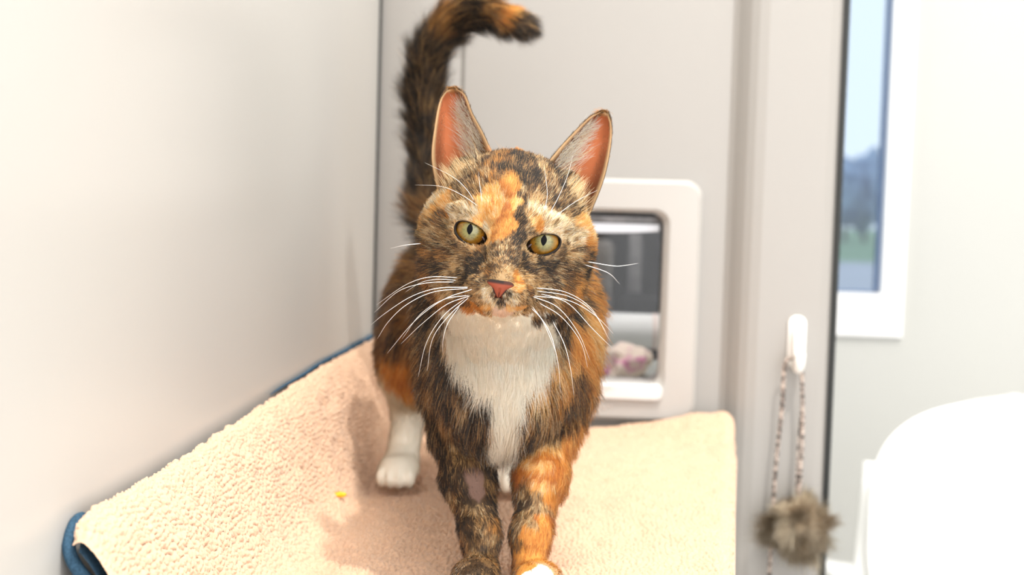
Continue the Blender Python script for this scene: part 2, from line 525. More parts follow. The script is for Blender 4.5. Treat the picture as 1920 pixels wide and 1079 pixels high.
root = pcen + dirs*rp*.68
tip = pcen + (dirs + cl + RNG.normal(size=(N, 3))*.12)*rp*1.18*(.8 + .3*RNG.random((N, 1)))
P = root[:, None]*(1 - tt) + tip[:, None]*tt
rad = np.broadcast_to(np.linspace(.00022, .00008, 4), (N, 4))
mixc = np.clip(.5 + .6*vnoise(dirs, .5, 9) + .25*RNG.normal(size=N), 0, 1)[:, None]
colr = np.array(lin(168, 142, 110))*(1 - mixc) + np.array(lin(248, 236, 212))*mixc
hair_object('fluff', P, rad, {'fcol': colr, 'fnrm': dirs}, M_pomfur, toy)

# ------------------------------------------------------------------ room beyond the door edge: wall with window, chair
YF = 2.6
wx1 = up(1663, 300, YF)[0]; wfx1 = up(1704, 300, YF)[0]
wz0 = up(1620, 550, YF)[2]; wfz0 = up(1630, 630, YF)[2]
wx0 = -.35; wfx0 = wx0 - .045; wz1 = 1.30; wfz1 = 1.36
bm = bmesh.new()
slab((XW - .25, YF, -.80), (wfx0, YF + .10, 2.55)); slab((wfx1, YF, -.80), (2.6, YF + .10, 2.55))
slab((wfx0, YF, -.80), (wfx1, YF + .10, wfz0)); slab((wfx0, YF, wfz1), (wfx1, YF + .10, 2.55))
struct(from_bm('wall_far', bm, M_far))
bm = bmesh.new()
slab((wfx0, YF - .012, wfz0), (wx0, YF + .06, wfz1)); slab((wx1, YF - .012, wfz0), (wfx1, YF + .06, wfz1))
slab((wx0, YF - .012, wfz0), (wx1, YF + .06, wz0)); slab((wx0, YF - .012, wz1), (wx1, YF + .06, wfz1))
win = struct(from_bm('window_1', bm, M_frame))
M_glass, nt, out = new_mat('window_glass')
tr = nt.nodes.new('ShaderNodeBsdfTransparent'); tr.inputs[0].default_value = (.62, .68, .73, 1)
gl = nt.nodes.new('ShaderNodeBsdfGlossy'); gl.inputs['Roughness'].default_value = .02
mx = nt.nodes.new('ShaderNodeMixShader'); mx.inputs[0].default_value = .03
nt.links.new(tr.outputs[0], mx.inputs[1]); nt.links.new(gl.outputs[0], mx.inputs[2]); nt.links.new(mx.outputs[0], out.inputs[0])
pane = box('window_pane', (wx0, YF + .03, wz0), (wx1, YF + .036, wz1), M_glass)
adopt(pane, win)
bm = bmesh.new(); th = .006
slab((wx1 - th, YF + .02, wz0), (wx1, YF + .045, wz1)); slab((wx0, YF + .02, wz0), (wx1, YF + .045, wz0 + th*.6))
g = from_bm('window_gasket', bm, pmat('slate_gasket', lin(96, 116, 150), rough=.6)); adopt(g, win)
struct(box('wall_right', (2.6, -.6, -.80), (2.66, YF + .1, 2.55), M_far))

# white moulded chair
YC = 1.86
M_chair = pmat('white_moulded_plastic', lin(252, 252, 251), rough=.35)
cx = up(1870, 800, YC)[0] + .03
czt = up(1860, 745, YC)[2]
chair = empty('moulded_chair', (cx, YC + .2, -.80), 'white moulded plastic chair with a rounded back, right of the door', 'chair')
def sheet(name, f, nu, nv, th, mat, parent):
    P = np.array([[f(u/(nu - 1), v/(nv - 1)) for v in range(nv)] for u in range(nu)])
    idx = np.arange(nu*nv).reshape(nu, nv)
    F = np.stack([idx[:-1, :-1], idx[1:, :-1], idx[1:, 1:], idx[:-1, 1:]], -1).reshape(-1, 4)
    o = from_np(name, P.reshape(-1, 3), F, mat, None, True)
    sm = o.modifiers.new('thickness', 'SOLIDIFY'); sm.thickness = th; sm.offset = 0
    bv = o.modifiers.new('soft_edge', 'BEVEL'); bv.width = th*.4; bv.segments = 2; bv.limit_method = 'ANGLE'
    if parent is not None: adopt(o, parent)
    return o
hw = cx - up(1618, 930, YC)[0]
zb = -.36                              # seat height
def backf(u, v):
    a = 2*u - 1
    z = zb + (czt - zb)*v
    # superellipse top corners, slight waist at the bottom
    w = hw*(1 - .10*sstep(.42, 0, v))
    t = max(0., (v - .52)/.48)
    w = w*(1 - t**3.2)**(1/2.6) if t < 1 else 0.0
    x = cx + a*max(w, .02*hw)
    y = YC + .03*(1 - a*a)*1.0 - .10*(v - .5) * .0 + .05*a*a*-1.0
    return (x, y, z)
sheet('backrest', backf, 41, 60, .006, M_chair, chair)
def seatf(u, v):
    a = 2*u - 1
    return (cx + a*hw*.92, YC + .02 + .40*v - .04*a*a*(1 - v), zb + .012*math.cos(v*3) + .012*a*a)
sheet('seat', seatf, 21, 21, .006, M_chair, chair)
for sx in (-1, 1):
    for fr in (0, 1):
        yt = YC + .0 if fr == 0 else YC + .38
        top_z = (zb + .25) if fr == 0 else zb
        pth = catmull([(cx + sx*hw*.93, yt, top_z), (cx + sx*hw*1.04, yt + (-.03 if fr == 0 else .02), zb - .05), (cx + sx*hw*1.30, yt + (-.06 if fr == 0 else .05), -.79)], 16)
        V, F = tube_arrays(pth, np.linspace(.016, .02, 16), 10)
        V2 = pth.repeat(10, 0) + (V - pth.repeat(10, 0))*np.array([1.0, .6, 1.0])
        bm = bmesh.new(); vs = [bm.verts.new(v) for v in V2]
        for f in F: bm.faces.new([vs[i] for i in f])
        bm.faces.new(vs[:10][::-1]); bm.faces.new(vs[-10:])
        bmesh.ops.recalc_face_normals(bm, faces=bm.faces[:])
        from_bm('leg', bm, M_chair, chair, True)

# ------------------------------------------------------------------ outside the window
struct(box('ground', (-60, 2.9, -1.55), (160, 190, -1.45), pmat('grass_field', lin(104, 140, 110), rough=1, noise=.25, nscale=.6)))
struct(box('trim_path', (-40, 8, -1.45), (120, 50, -1.43), pmat('grey_path', lin(166, 172, 184), rough=1, noise=.12, nscale=1.2)))
M_tree = two_tone('hazy_foliage', lin(96, 124, 160), lin(140, 165, 196), 1.2)  # distance haze is mixed into the blue-grey foliage colour
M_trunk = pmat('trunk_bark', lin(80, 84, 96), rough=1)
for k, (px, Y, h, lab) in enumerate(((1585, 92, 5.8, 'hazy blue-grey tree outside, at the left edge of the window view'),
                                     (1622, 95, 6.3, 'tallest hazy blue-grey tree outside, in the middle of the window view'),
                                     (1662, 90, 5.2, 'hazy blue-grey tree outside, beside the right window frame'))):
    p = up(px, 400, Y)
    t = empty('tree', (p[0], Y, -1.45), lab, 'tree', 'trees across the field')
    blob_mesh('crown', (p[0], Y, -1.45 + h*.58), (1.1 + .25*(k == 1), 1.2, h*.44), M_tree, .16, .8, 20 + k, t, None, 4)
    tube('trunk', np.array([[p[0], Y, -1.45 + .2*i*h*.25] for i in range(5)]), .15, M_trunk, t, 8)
# ------------------------------------------------------------------ bench, bolster, fleece bed
def right_edge(y):
    ys = [.40, .58, .85, 1.05, 1.28, 1.385]
    xs_ = [.060, .068, .088, .107, .130, .136]
    return np.interp(y, ys, xs_)
M_bench = pmat('bench_laminate', lin(226, 222, 216), rough=.45)
bench = empty('bench', (-.06, .9, -.80), 'pale laminate bench under the fleece, built along the left wall', 'bench')
bm = bmesh.new()
pl = [(XW + .001, .50), (right_edge(.5) - .022, .50), (right_edge(.85) - .022, .85), (right_edge(1.28) - .022, 1.28), (right_edge(1.385) - .022, YB - .002), (XW + .001, YB - .002)]
pl[-2] = (pl[-2][0] - .0, YB - .020); pl[-1] = (XW + .001, YB - .02)
lo = [bm.verts.new((p[0], p[1], -.030)) for p in pl]; hi = [bm.verts.new((p[0], p[1], -.0125)) for p in pl]
for i in range(len(pl)):
    j = (i + 1) % len(pl)
    bm.faces.new((lo[i], lo[j], hi[j], hi[i]))
bm.faces.new(lo); bm.faces.new(hi)
bmesh.ops.recalc_face_normals(bm, faces=bm.faces[:])
from_bm('top', bm, M_bench, bench)
box('side_panel', (XW + .012, .53, -.80), (XW + .03, 1.36, -.0305), M_bench, bench)
box('side_panel', (.02, .53, -.80), (.038, 1.36, -.0305), M_bench, bench)

bol = empty('bolster', (XW + .03, .95, -.012), 'taupe padded bolster lying along the left wall under the fleece edge', 'bolster')
# cross-section swept along y, rounded front end
M_taupe = pmat('taupe_fabric', lin(150, 132, 114), rough=.9, bump=.3, bscale=900)
ys = np.concatenate([.553 + .035*(1 - np.cos(np.linspace(0, PI/2, 17))), np.linspace(.60, 1.37, 20)])
prof = [(XW + .003, -.0120), (XW + .003, .038), (XW + .006, .046), (XW + .010, .0475), (XW + .015, .043), (XW + .021, .030), (XW + .027, .010), (XW + .031, -.006), (XW + .032, -.0120)]
V = []; n = len(prof)
for y in ys:
    s = math.sqrt(max(0.03, min(1, 1 - ((.588 - y)/.0355)**2))) if y < .588 else 1.0
    g_ = 1 + .50*sstep(.562, .556, y)
    for px_, pz_ in prof:
        V.append((XW + .003 + (px_ - XW - .003)*(.25 + .75*s), y, -.012 + (pz_ + .012)*s*g_))
F = []
for i in range(len(ys) - 1):
    for k in range(n - 1):
        F.append((i*n + k, i*n + k + 1, (i + 1)*n + k + 1, (i + 1)*n + k))
bm = bmesh.new(); vs = [bm.verts.new(v) for v in V]
for f in F: bm.faces.new([vs[i] for i in f])
bm.faces.new(vs[:n]); bm.faces.new(vs[-n:][::-1])
bmesh.ops.recalc_face_normals(bm, faces=bm.faces[:])
from_bm('cover', bm, M_taupe, bol, True)

# --- fleece surface
NU, NV = 980, 620
Y0, Y1 = .575, 1.376
yy = np.linspace(0, 1, NU)
LEFT = np.array([(XW + .0045, .0865), (XW + .009, .0887), (XW + .016, .085), (XW + .026, .070), (XW + .037, .042), (XW + .048, .0175), (XW + .060, .0045), (XW + .076, .0)])
lc = catmull([np.array([a, b]) for a, b in LEFT], 200)
def bank(x):           # not used for the overhang, only for reference heights
    return np.interp(x, lc[:, 0], lc[:, 1], right=0)
S = np.zeros((NU, NV, 3))
for i, t in enumerate(yy):
    y = Y0 + (Y1 - Y0)*t
    m = sstep(.530, .602, y)                     # bank sinks at the front corner
    xr_ = right_edge(y)
    c = lc.copy()
    c[:, 0] += .0042*sstep(.588, .575, y)
    c[:, 1] *= (.76 + .24*m)*(1 - .10*sstep(1.15, .68, y))
    rest_x = np.linspace(c[-1, 0], xr_ - .012, 120)[1:]
    rest = np.stack([rest_x, np.zeros_like(rest_x)], 1)
    a = np.linspace(0, 1.25, 24)[1:]
    turn = np.stack([xr_ - .012 + .012*np.sin(a), -.012*(1 - np.cos(a))], 1)
    down = turn[-1] + np.outer(np.linspace(0, .012, 6)[1:], [.15, -1])
    pl_ = np.concatenate([c, rest, turn, down])
    seg = np.r_[0, np.cumsum(np.linalg.norm(np.diff(pl_, axis=0), axis=1))]
    q = np.linspace(0, seg[-1], NV)
    x = np.interp(q, seg, pl_[:, 0]); z = np.interp(q, seg, pl_[:, 1])
    # back edge lifts against the door, most at the right corner
    lift = sstep(1.275, 1.372, y)
    right = sstep(-.03, .125, x)
    z = z + lift*(.002 + .016*right)*sstep(XW + .03, XW + .09, x)
    z = z + .006*sstep(1.20, 1.36, y)*sstep(.05, .13, x)
    S[i, :, 0] = x; S[i, :, 1] = y; S[i, :, 2] = z
# gentle unevenness
Pf = S.reshape(-1, 3)
und = .0022*vnoise(Pf*np.array([1, 1, .3]), .075, 5) + .001*vnoise(Pf, .03, 6)
Pf[:, 2] += und*(.4 + .6*sstep(XW + .02, XW + .06, Pf[:, 0]))
# soft diagonal crease at the foot of the bank
Pf[:, 2] -= .003*np.exp(-((Pf[:, 0] - (XW + .062 + .01*np.sin(Pf[:, 1]*9)))/.012)**2)
# paws press into the pile
for qx, qy in ((-.073, .756), (-.043, .754), (-.1670, 1.058), (-.075, 1.058)):
    Pf[:, 2] -= .008*np.exp(-(((Pf[:, 0] - qx)/.024)**2 + ((Pf[:, 1] - qy)/.030)**2)**2)
Pf[:, 2] = np.maximum(Pf[:, 2], -.0062)
# front left corner sags and curls
S = Pf.reshape(NU, NV, 3)
edge_wob = .004*vnoise(np.stack([S[:, 0, 1], 0*S[:, 0, 1], 0*S[:, 0, 1]], 1), .02, 8)
du = np.gradient(S, axis=0); dv = np.gradient(S, axis=1)
NRM = np.cross(dv, du); NRM /= np.linalg.norm(NRM, axis=2)[..., None] + 1e-12
if NRM[NU//2, NV//2, 2] < 0: NRM = -NRM
# sherpa curls: cellular bumps laid out in the cloth's own length coordinates
cell = .0039
arc_v = np.cumsum(np.r_[np.zeros((1, NU)), np.linalg.norm(np.diff(S, axis=1), axis=2).T], 0).T
U = (np.linspace(0, 1, NU)*(Y1 - Y0))[:, None] + 0*arc_v
q = np.stack([U, arc_v], -1).reshape(-1, 2)
warp = np.stack([vnoise(np.c_[q, 0*q[:, 0]], .016, 31), vnoise(np.c_[q, 0*q[:, 0]], .016, 32)], 1)*.0024
qc = (q + warp)/cell
ic = np.floor(qc).astype(np.int64)
h = np.full(len(q), -1.0, np.float32); d1 = np.full(len(q), 9., np.float32); d2 = np.full(len(q), 9., np.float32)
for dx in (-1, 0, 1):
    for dy in (-1, 0, 1):
        cx_, cy_ = ic[:, 0] + dx, ic[:, 1] + dy
        jx = cx_ + .5 + .42*(_hash(cx_, cy_, cx_*0, 1)*2 - 1); jy = cy_ + .5 + .42*(_hash(cx_, cy_, cx_*0, 2)*2 - 1)
        ang = _hash(cx_, cy_, cx_*0, 3)*PI; st = .75 + .5*_hash(cx_, cy_, cx_*0, 4)
        ex, ey = qc[:, 0] - jx, qc[:, 1] - jy
        rx = (ex*np.cos(ang) + ey*np.sin(ang))*st; ry = (-ex*np.sin(ang) + ey*np.cos(ang))/st
        d = np.sqrt(rx*rx + ry*ry).astype(np.float32)
        far = np.maximum(d1, d); d1 = np.minimum(d1, d); d2 = np.minimum(d2, far)
gap = np.clip((d2 - d1)/.42, 0, 1)
hgt = np.sqrt(np.clip(1 - (1 - gap)**2, 0, 1))*.0036 + .0007*vnoise(np.c_[q, 0*q[:, 0]], .0017, 41) + .0014*vnoise(np.c_[q, 0*q[:, 0]], .011, 42)
ii_, jj_ = np.meshgrid(np.arange(NU), np.arange(NV), indexing='ij')
rim = np.minimum(np.minimum(ii_, NU - 1 - ii_), np.minimum(jj_, NV - 1 - jj_)).reshape(-1)
Sd = S.reshape(-1, 3) + NRM.reshape(-1, 3)*(hgt*sstep(-2, 7, rim) - .0036)[:, None]
idx = np.arange(NU*NV).reshape(NU, NV)
Fq = np.stack([idx[:-1, :-1], idx[:-1, 1:], idx[1:, 1:], idx[1:, :-1]], -1).reshape(-1, 4)
M_fleece = pmat('cream_sherpa', lin(207, 172, 144), rough=1.0, spec=.05, sheen=.25, noise=.05, nscale=160, bump=.35, bscale=1500, bdist=.0006)
bed = empty('fleece_bed', (-.06, .97, -.012), 'cream sherpa fleece pad with blue denim backing, spread under the cat', 'pet bed')
from_np('fleece', Sd, Fq, M_fleece, bed)
M_denim = pmat('blue_denim', lin(54, 80, 100), rough=.95, spec=.1, noise=.35, nscale=900, bump=.4, bscale=1400, bdist=.0005)
# denim backing: the underside sheet plus a narrow turned edge that shows past the fleece
step = 10
Sb = (S - NRM*.0085)[::step, ::step]
Sb[..., 2] = np.where(Sb[..., 0] < right_edge(Sb[..., 1]) - .006, np.maximum(Sb[..., 2], -.0118), Sb[..., 2])
nb, mb = Sb.shape[:2]
idb = np.arange(nb*mb).reshape(nb, mb)
Fb = np.stack([idb[:-1, :-1], idb[:-1, 1:], idb[1:, 1:], idb[1:, :-1]], -1).reshape(-1, 4)
back_o = from_np('denim_backing', Sb.reshape(-1, 3), Fb, M_denim, bed)
# turned edge (binding): a flattened roll along the wall side at the back, and round the front corner
wl = [S[i, 0] + np.array([-.0022, 0, .0012]) for i in range(NU - 1, int(NU*.45), -32)]
pth = catmull(wl, 160)
tube('denim_edge', pth, np.interp(np.arange(160), [0, 60, 150, 159], [.0026, .0022, .0010, .0004]), M_denim, bed, 10)
fl = [up(160, 964, .612), up(146, 974, .601), up(135, 994, .594), up(129, 1020, .590), up(133, 1044, .587), up(145, 1066, .584), up(166, 1092, .581), up(200, 1126, .577), up(260, 1184, .572)]
fl += [S[0, j] + np.array([0, -.002, -.003]) for j in range(100, NV, 22)]
pth = catmull(fl, 300)
tube('denim_edge', pth, np.interp(np.arange(300), [0, 4, 12, 30, 299], [.0006, .0019, .0028, .0032, .0036]), M_denim, bed, 12)

# orange crumb on the fleece
_st = S[::8, ::8]; _n, _m = _st.shape[:2]; _ix = np.arange(_n*_m).reshape(_n, _m)
_fb = BVHTree.FromPolygons([tuple(v) for v in _st.reshape(-1, 3)], [tuple(int(k) for k in q) for q in np.stack([_ix[:-1, :-1], _ix[:-1, 1:], _ix[1:, 1:], _ix[1:, :-1]], -1).reshape(-1, 4)])
p = np.array(_fb.ray_cast(Vector(EYE), Vector(ray(638, 936)).normalized(), 3)[0])
crumb = blob_mesh('treat_crumb', (p[0], p[1] - .001, p[2] + .0034), (.0052, .0034, .0022), pmat('orange_treat', lin(255, 178, 8), rough=.6), .3, .004, 12, None, None, 4)
tag(crumb, 'small orange-yellow treat crumb on the fleece left of the hind paw', 'cat treat')
# ------------------------------------------------------------------ the cat: pose
HS = .74/FPX                                    # metres per photo pixel at the face
H0 = up(951.5, 444.5, .74)                      # point between the eyes
_yh = ray(951.5, 444.5); _yh = _yh/np.linalg.norm(_yh)
_u = C2W @ np.array([0, 1.0, 0]); _u -= _yh*np.dot(_u, _yh); _u /= np.linalg.norm(_u)
_r = np.cross(_yh, _u)
_a = math.radians(8.6)
_zh = math.cos(_a)*_u + math.sin(_a)*_r
_xh = np.cross(_yh, _zh)
HB = np.array([_xh, _yh, _zh])                  # head axes: right, back, up
CM = .01
def h2w(p):
    return H0 + (np.asarray(p, float)*CM) @ HB
def w2h(p):
    return ((np.asarray(p, float) - H0) @ HB.T)/CM
def hl(px, py, yd):
    """head-local point (cm) on a sight line, on the plane y = yd"""
    d = ray(px, py); o = (EYE - H0) @ HB.T/CM; dd = d @ HB.T/CM
    return o + dd*((yd - o[1])/dd[1])

# ------------------------------------------------------------------ body as a blended distance field
PRIMS = []           # dict(kind, ..., k, flow, fur)
def ell(c, r, k=.018, flow=(0, 1, -.3), fur=.014, head=False, rot=None):
    PRIMS.append(dict(kind='e', c=np.asarray(c, float), r=np.asarray(r, float), k=k, flow=flow, fur=fur, head=head, rot=rot))
def cap(a, b, ra, rb, k=.014, flow=None, fur=.01, head=False):
    a = np.asarray(a, float); b = np.asarray(b, float)
    if flow is None: flow = (b - a)/np.linalg.norm(b - a)
    PRIMS.append(dict(kind='c', a=a, b=b, ra=ra, rb=rb, k=k, flow=flow, fur=fur, head=head))
def hell(c, r, k=.5, fur=.4, rot=None):        # head parts, in head-local cm
    ell(c, r, k, 'h', fur*CM, True, rot)
def hcap(a, b, ra, rb, k=.4, fur=.3):
    cap(a, b, ra, rb, k, 'h', fur*CM, True)

def sdf(p, P):
    if p['head']:
        P = w2h(P)
    if p['kind'] == 'e':
        q = P - p['c']
        if p['rot'] is not None: q = q @ p['rot']
        k0 = np.sqrt(((q/p['r'])**2).sum(-1)); k1 = np.sqrt(((q/p['r']**2)**2).sum(-1)) + 1e-9
        d = np.where(k0 < .05, -p['r'].min(), k0*(k0 - 1)/k1)
    else:
        ab = p['b'] - p['a']; q = P - p['a']
        t = np.clip((q @ ab)/(ab @ ab), 0, 1)
        d = np.sqrt(((q - t[..., None]*ab)**2).sum(-1)) - (p['ra'] + (p['rb'] - p['ra'])*t)
    return d*CM if p['head'] else d

def rotz(deg):                                   # rotation in the head's x-z plane
    a = math.radians(deg); c, s = math.cos(a), math.sin(a)
    return np.array([[c, 0, -s], [0, 1, 0], [s, 0, c]]).T

EYE_C = [np.array([-2.08, 1.02, 0.0]), np.array([2.08, 1.02, 0.0])]
EYE_R = 1.10
# --- head
hell((0, 3.7, .55), (4.15, 3.95, 4.40), fur=.55)
for s in (-1, 1):
    hell((s*2.75, 3.55, -.15), (2.20, 2.5, 2.55), fur=.65)
    hell((s*2.30, 3.2, -2.15), (2.25, 2.2, 1.75), fur=.8)
hell((0, 2.6, -2.35), (3.0, 2.7, 1.75), fur=.6)
hell((0, .1, -2.75), (1.75, 1.9, 1.2), k=.6, fur=.28)
hell((-.78, -.85, -2.95), (1.0, .95, .82), k=.25, fur=.28); hell((.78, -.85, -2.95), (1.0, .95, .82), k=.25, fur=.28)
hcap((0, .35, .7), (0, -1.35, -2.05), 1.05, .70, k=.5, fur=.22)
hell((0, -1.75, -2.55), (.66, .42, .42), k=.25, fur=.1)
hell((0, -.65, -3.72), (.85, .8, .52), k=.3, fur=.35)
for s in (-1, 1):
    hell((s*2.05, .62, 1.22), (1.5, .85, .50), k=.45, fur=.42, rot=rotz(-s*-10))
    ell((s*2.08, 1.02, 0), (1.27, 1.27, 1.27), .3, 'h', .22*CM, True)
    hell((s*2.9, 5.5, 3.2), (1.0, .8, 1.1), k=.8, fur=.5)       # ear base
N_HEAD = len(PRIMS)
# --- neck, trunk
hb = h2w((0, 5.0, -1.2))
cap(hb, (-.066, .858, .165), .034, .044, .03, (0, .75, -.66), .014)
cap(h2w((0, 3.2, -3.2)), (-.062, .818, .128), .024, .034, .03, (0.02, .0, -1), .016)
ell((-.063, .816, .122), (.036, .030, .045), .025, (0, .05, -1), .017)
ell((-.062, .868, .150), (.045, .055, .056), .025, (0, .9, -.45), .015)
ell((-.094, .850, .146), (.020, .036, .046), .022, (-.15, .55, -.8), .015)
ell((-.027, .850, .146), (.020, .036, .046), .022, (.15, .55, -.8), .015)
ell((-.078, .960, .152), (.051, .085, .058), .03, (0, 1, -.35), .016)
ell((-.100, 1.040, .150), (.053, .080, .056), .03, (0, 1, -.35), .016)
ell((-.114, 1.105, .158), (.051, .060, .057), .03, (0, .9, -.5), .016)
# front legs
def chain(pts, rs, k, fur, flow=None):
    for i in range(len(pts) - 1):
        f = fur[i] if isinstance(fur, (list, tuple)) else fur
        cap(pts[i], pts[i+1], rs[i], rs[i+1], k, flow, f)
LL = [up(856, 742, .850), up(858, 805, .838), up(878, 895, .815), up(900, 1000, .790), up(906, 1090, .777)]
chain(LL, [.0215, .0155, .0145, .0100, .0096], .010, [.011, .0075, .0055, .0042])
RL = [up(1048, 742, .850), up(1034, 805, .838), up(1014, 895, .815), up(996, 1000, .790), up(991, 1090, .775)]
chain(RL, [.0215, .0155, .0145, .0100, .0096], .010, [.011, .0075, .0055, .0042])
def paw(x, y, ang=0, s=1.0, fur=.0035):
    ell((x, y, .0125), (.0150*s, .021*s, .0120*s), .008, (0, -.8, -.5), fur)
    for i, t in enumerate((-1.5, -.5, .5, 1.5)):
        yy_ = y - (.0185 - .0022*abs(t)**1.5)*s
        ell((x + t*.0068*s, yy_, .0085), (.0046*s, .0082*s, .0076*s), .0025, (0, -.9, -.4), fur*.8)
PAWS = [(LL[-1][0] - .003, .759), (RL[-1][0] + .006, .757)]
for x, y in PAWS: paw(x, y, 0, .93)
# hind legs (left one in view, right one behind the front leg)
HLx = up(742, 918, 1.055)[0]
for hx, sgn in ((HLx, -1), (HLx + .092, 1)):
    ell((hx + .010*(-sgn), 1.075, .120), (.027, .050, .052), .022, (.0, .3, -1), .012)
    cap((hx + .010*(-sgn), 1.065, .098), (hx + .003*(-sgn), 1.110, .060), .024, .0150, .015, None, .008)
    cap((hx + .003*(-sgn), 1.112, .062), (hx + .001*(-sgn), 1.080, .018), .0132, .0128, .012, None, .005)
    paw(hx + .001, 1.062, 0, 1.06)
# tail: up from the rump, hooked over to the right at the top
TY = 1.150
TAIL = [np.array([-.118, 1.150, .180]), up(797, 400, TY + .018), up(803, 330, TY + .022), up(804, 260, TY + .020), up(797, 195, TY + .016), up(797, 140, TY + .010), up(810, 88, TY + .002), up(838, 48, TY - .008),
        up(880, 24, TY - .018), up(920, 26, TY - .026), up(958, 40, TY - .032), up(988, 51, TY - .036)]
tc_ = catmull(TAIL, 34)
tr_ = np.interp(np.linspace(0, 1, 34), [0, .15, .55, .85, 1], [.0120, .0100, .0085, .0068, .0050])
for i in range(33):
    dv_ = tc_[i+1] - tc_[i]; dv_ /= np.linalg.norm(dv_)
    cap(tc_[i], tc_[i+1], tr_[i], tr_[i+1], .006, dv_, .023 if i < 22 else .023 - .0011*(i - 22))

# carving: eye openings, mouth line
OPEN_A, OPEN_B, OPEN_T = .99, .66, 20.0
OPEN_TOP = .50
def eye_open(Pl, side, grow=1.0):
    """>0 outside the lid opening, in cm, head-local points"""
    c = EYE_C[side]; s = -1 if side == 0 else 1
    x = (Pl[..., 0] - c[0])*(-s); z = Pl[..., 2] - c[2]             # x towards the nose
    x = x - .06; z = z + .07
    a = math.radians(-OPEN_T)
    xr_ = x*math.cos(a) + z*math.sin(a); zr_ = -x*math.sin(a) + z*math.cos(a)
    bb = np.where(zr_ > 0, OPEN_TOP, OPEN_B)
    return (np.sqrt((xr_/(OPEN_A*grow))**2 + (zr_/(bb*grow))**2) - 1)*OPEN_B

GV = .00125
GLO = np.array([-.205, .690, -.004]); GHI = np.array([.030, 1.205, .440])
GN = np.ceil((GHI - GLO)/GV).astype(int) + 1
G = np.full(GN, .05, np.float32)
ax = [GLO[i] + GV*np.arange(GN[i]) for i in range(3)]
def region(center, rad):
    lo = np.clip(np.floor((center - rad - GLO)/GV).astype(int), 0, GN - 1); hi = np.clip(np.ceil((center + rad - GLO)/GV).astype(int) + 1, 1, GN)
    return lo, hi
def pts_of(lo, hi):
    return np.stack(np.meshgrid(*[ax[i][lo[i]:hi[i]] for i in range(3)], indexing='ij'), -1).astype(np.float32).astype(np.float64)
for p in PRIMS:
    k = p['k']*(CM if p['head'] else 1)
    sc = CM if p['head'] else 1
    if p['kind'] == 'e':
        c = h2w(p['c']) if p['head'] else p['c']
        if p['head']: ext = np.full(3, p['r'].max()*sc)
        else: ext = p['r']
        lo, hi = region(c, ext + k + .006)
    else:
        a = h2w(p['a']) if p['head'] else p['a']; b = h2w(p['b']) if p['head'] else p['b']
        R = max(p['ra'], p['rb'])*sc
        lo, hi = region((a + b)/2, np.abs(b - a)/2 + R + k + .006)
    if np.any(hi <= lo): continue
    sl = tuple(slice(lo[i], hi[i]) for i in range(3))
    d = sdf(p, pts_of(lo, hi)).astype(np.float32)
    cur = G[sl]
    hh = np.maximum(k - np.abs(cur - d), 0)/k
    G[sl] = np.minimum(cur, d) - hh*hh*k*.25
for side in (0, 1):
    c = h2w(EYE_C[side])
    lo, hi = region(c, .017); sl = tuple(slice(lo[i], hi[i]) for i in range(3))
    Pl = w2h(pts_of(lo, hi))
    d = np.maximum(eye_open(Pl, side), np.maximum(Pl[..., 1] - 1.6, -3 - Pl[..., 1]))*CM
    kk = .0008
    cur = G[sl]; d2_ = -d.astype(np.float32)
    hh = np.maximum(kk - np.abs(cur - d2_), 0)/kk
    G[sl] = np.maximum(cur, d2_) + hh*hh*kk*.25
for a_, b_, r_ in (((0, -2.0, -3.02), (0, -1.95, -3.42), .09), ((0, -1.9, -3.42), (-.75, -1.35, -3.72), .10), ((0, -1.9, -3.42), (.75, -1.35, -3.72), .10)):
    p = dict(kind='c', a=np.array(a_), b=np.array(b_), ra=r_, rb=r_*.8, head=True)
    lo, hi = region(h2w((np.array(a_) + np.array(b_))/2), .012); sl = tuple(slice(lo[i], hi[i]) for i in range(3))
    d = -sdf(p, pts_of(lo, hi)).astype(np.float32)
    kk = .0015; cur = G[sl]; hh = np.maximum(kk - np.abs(cur - d), 0)/kk
    G[sl] = np.maximum(cur, d) + hh*hh*kk*.25

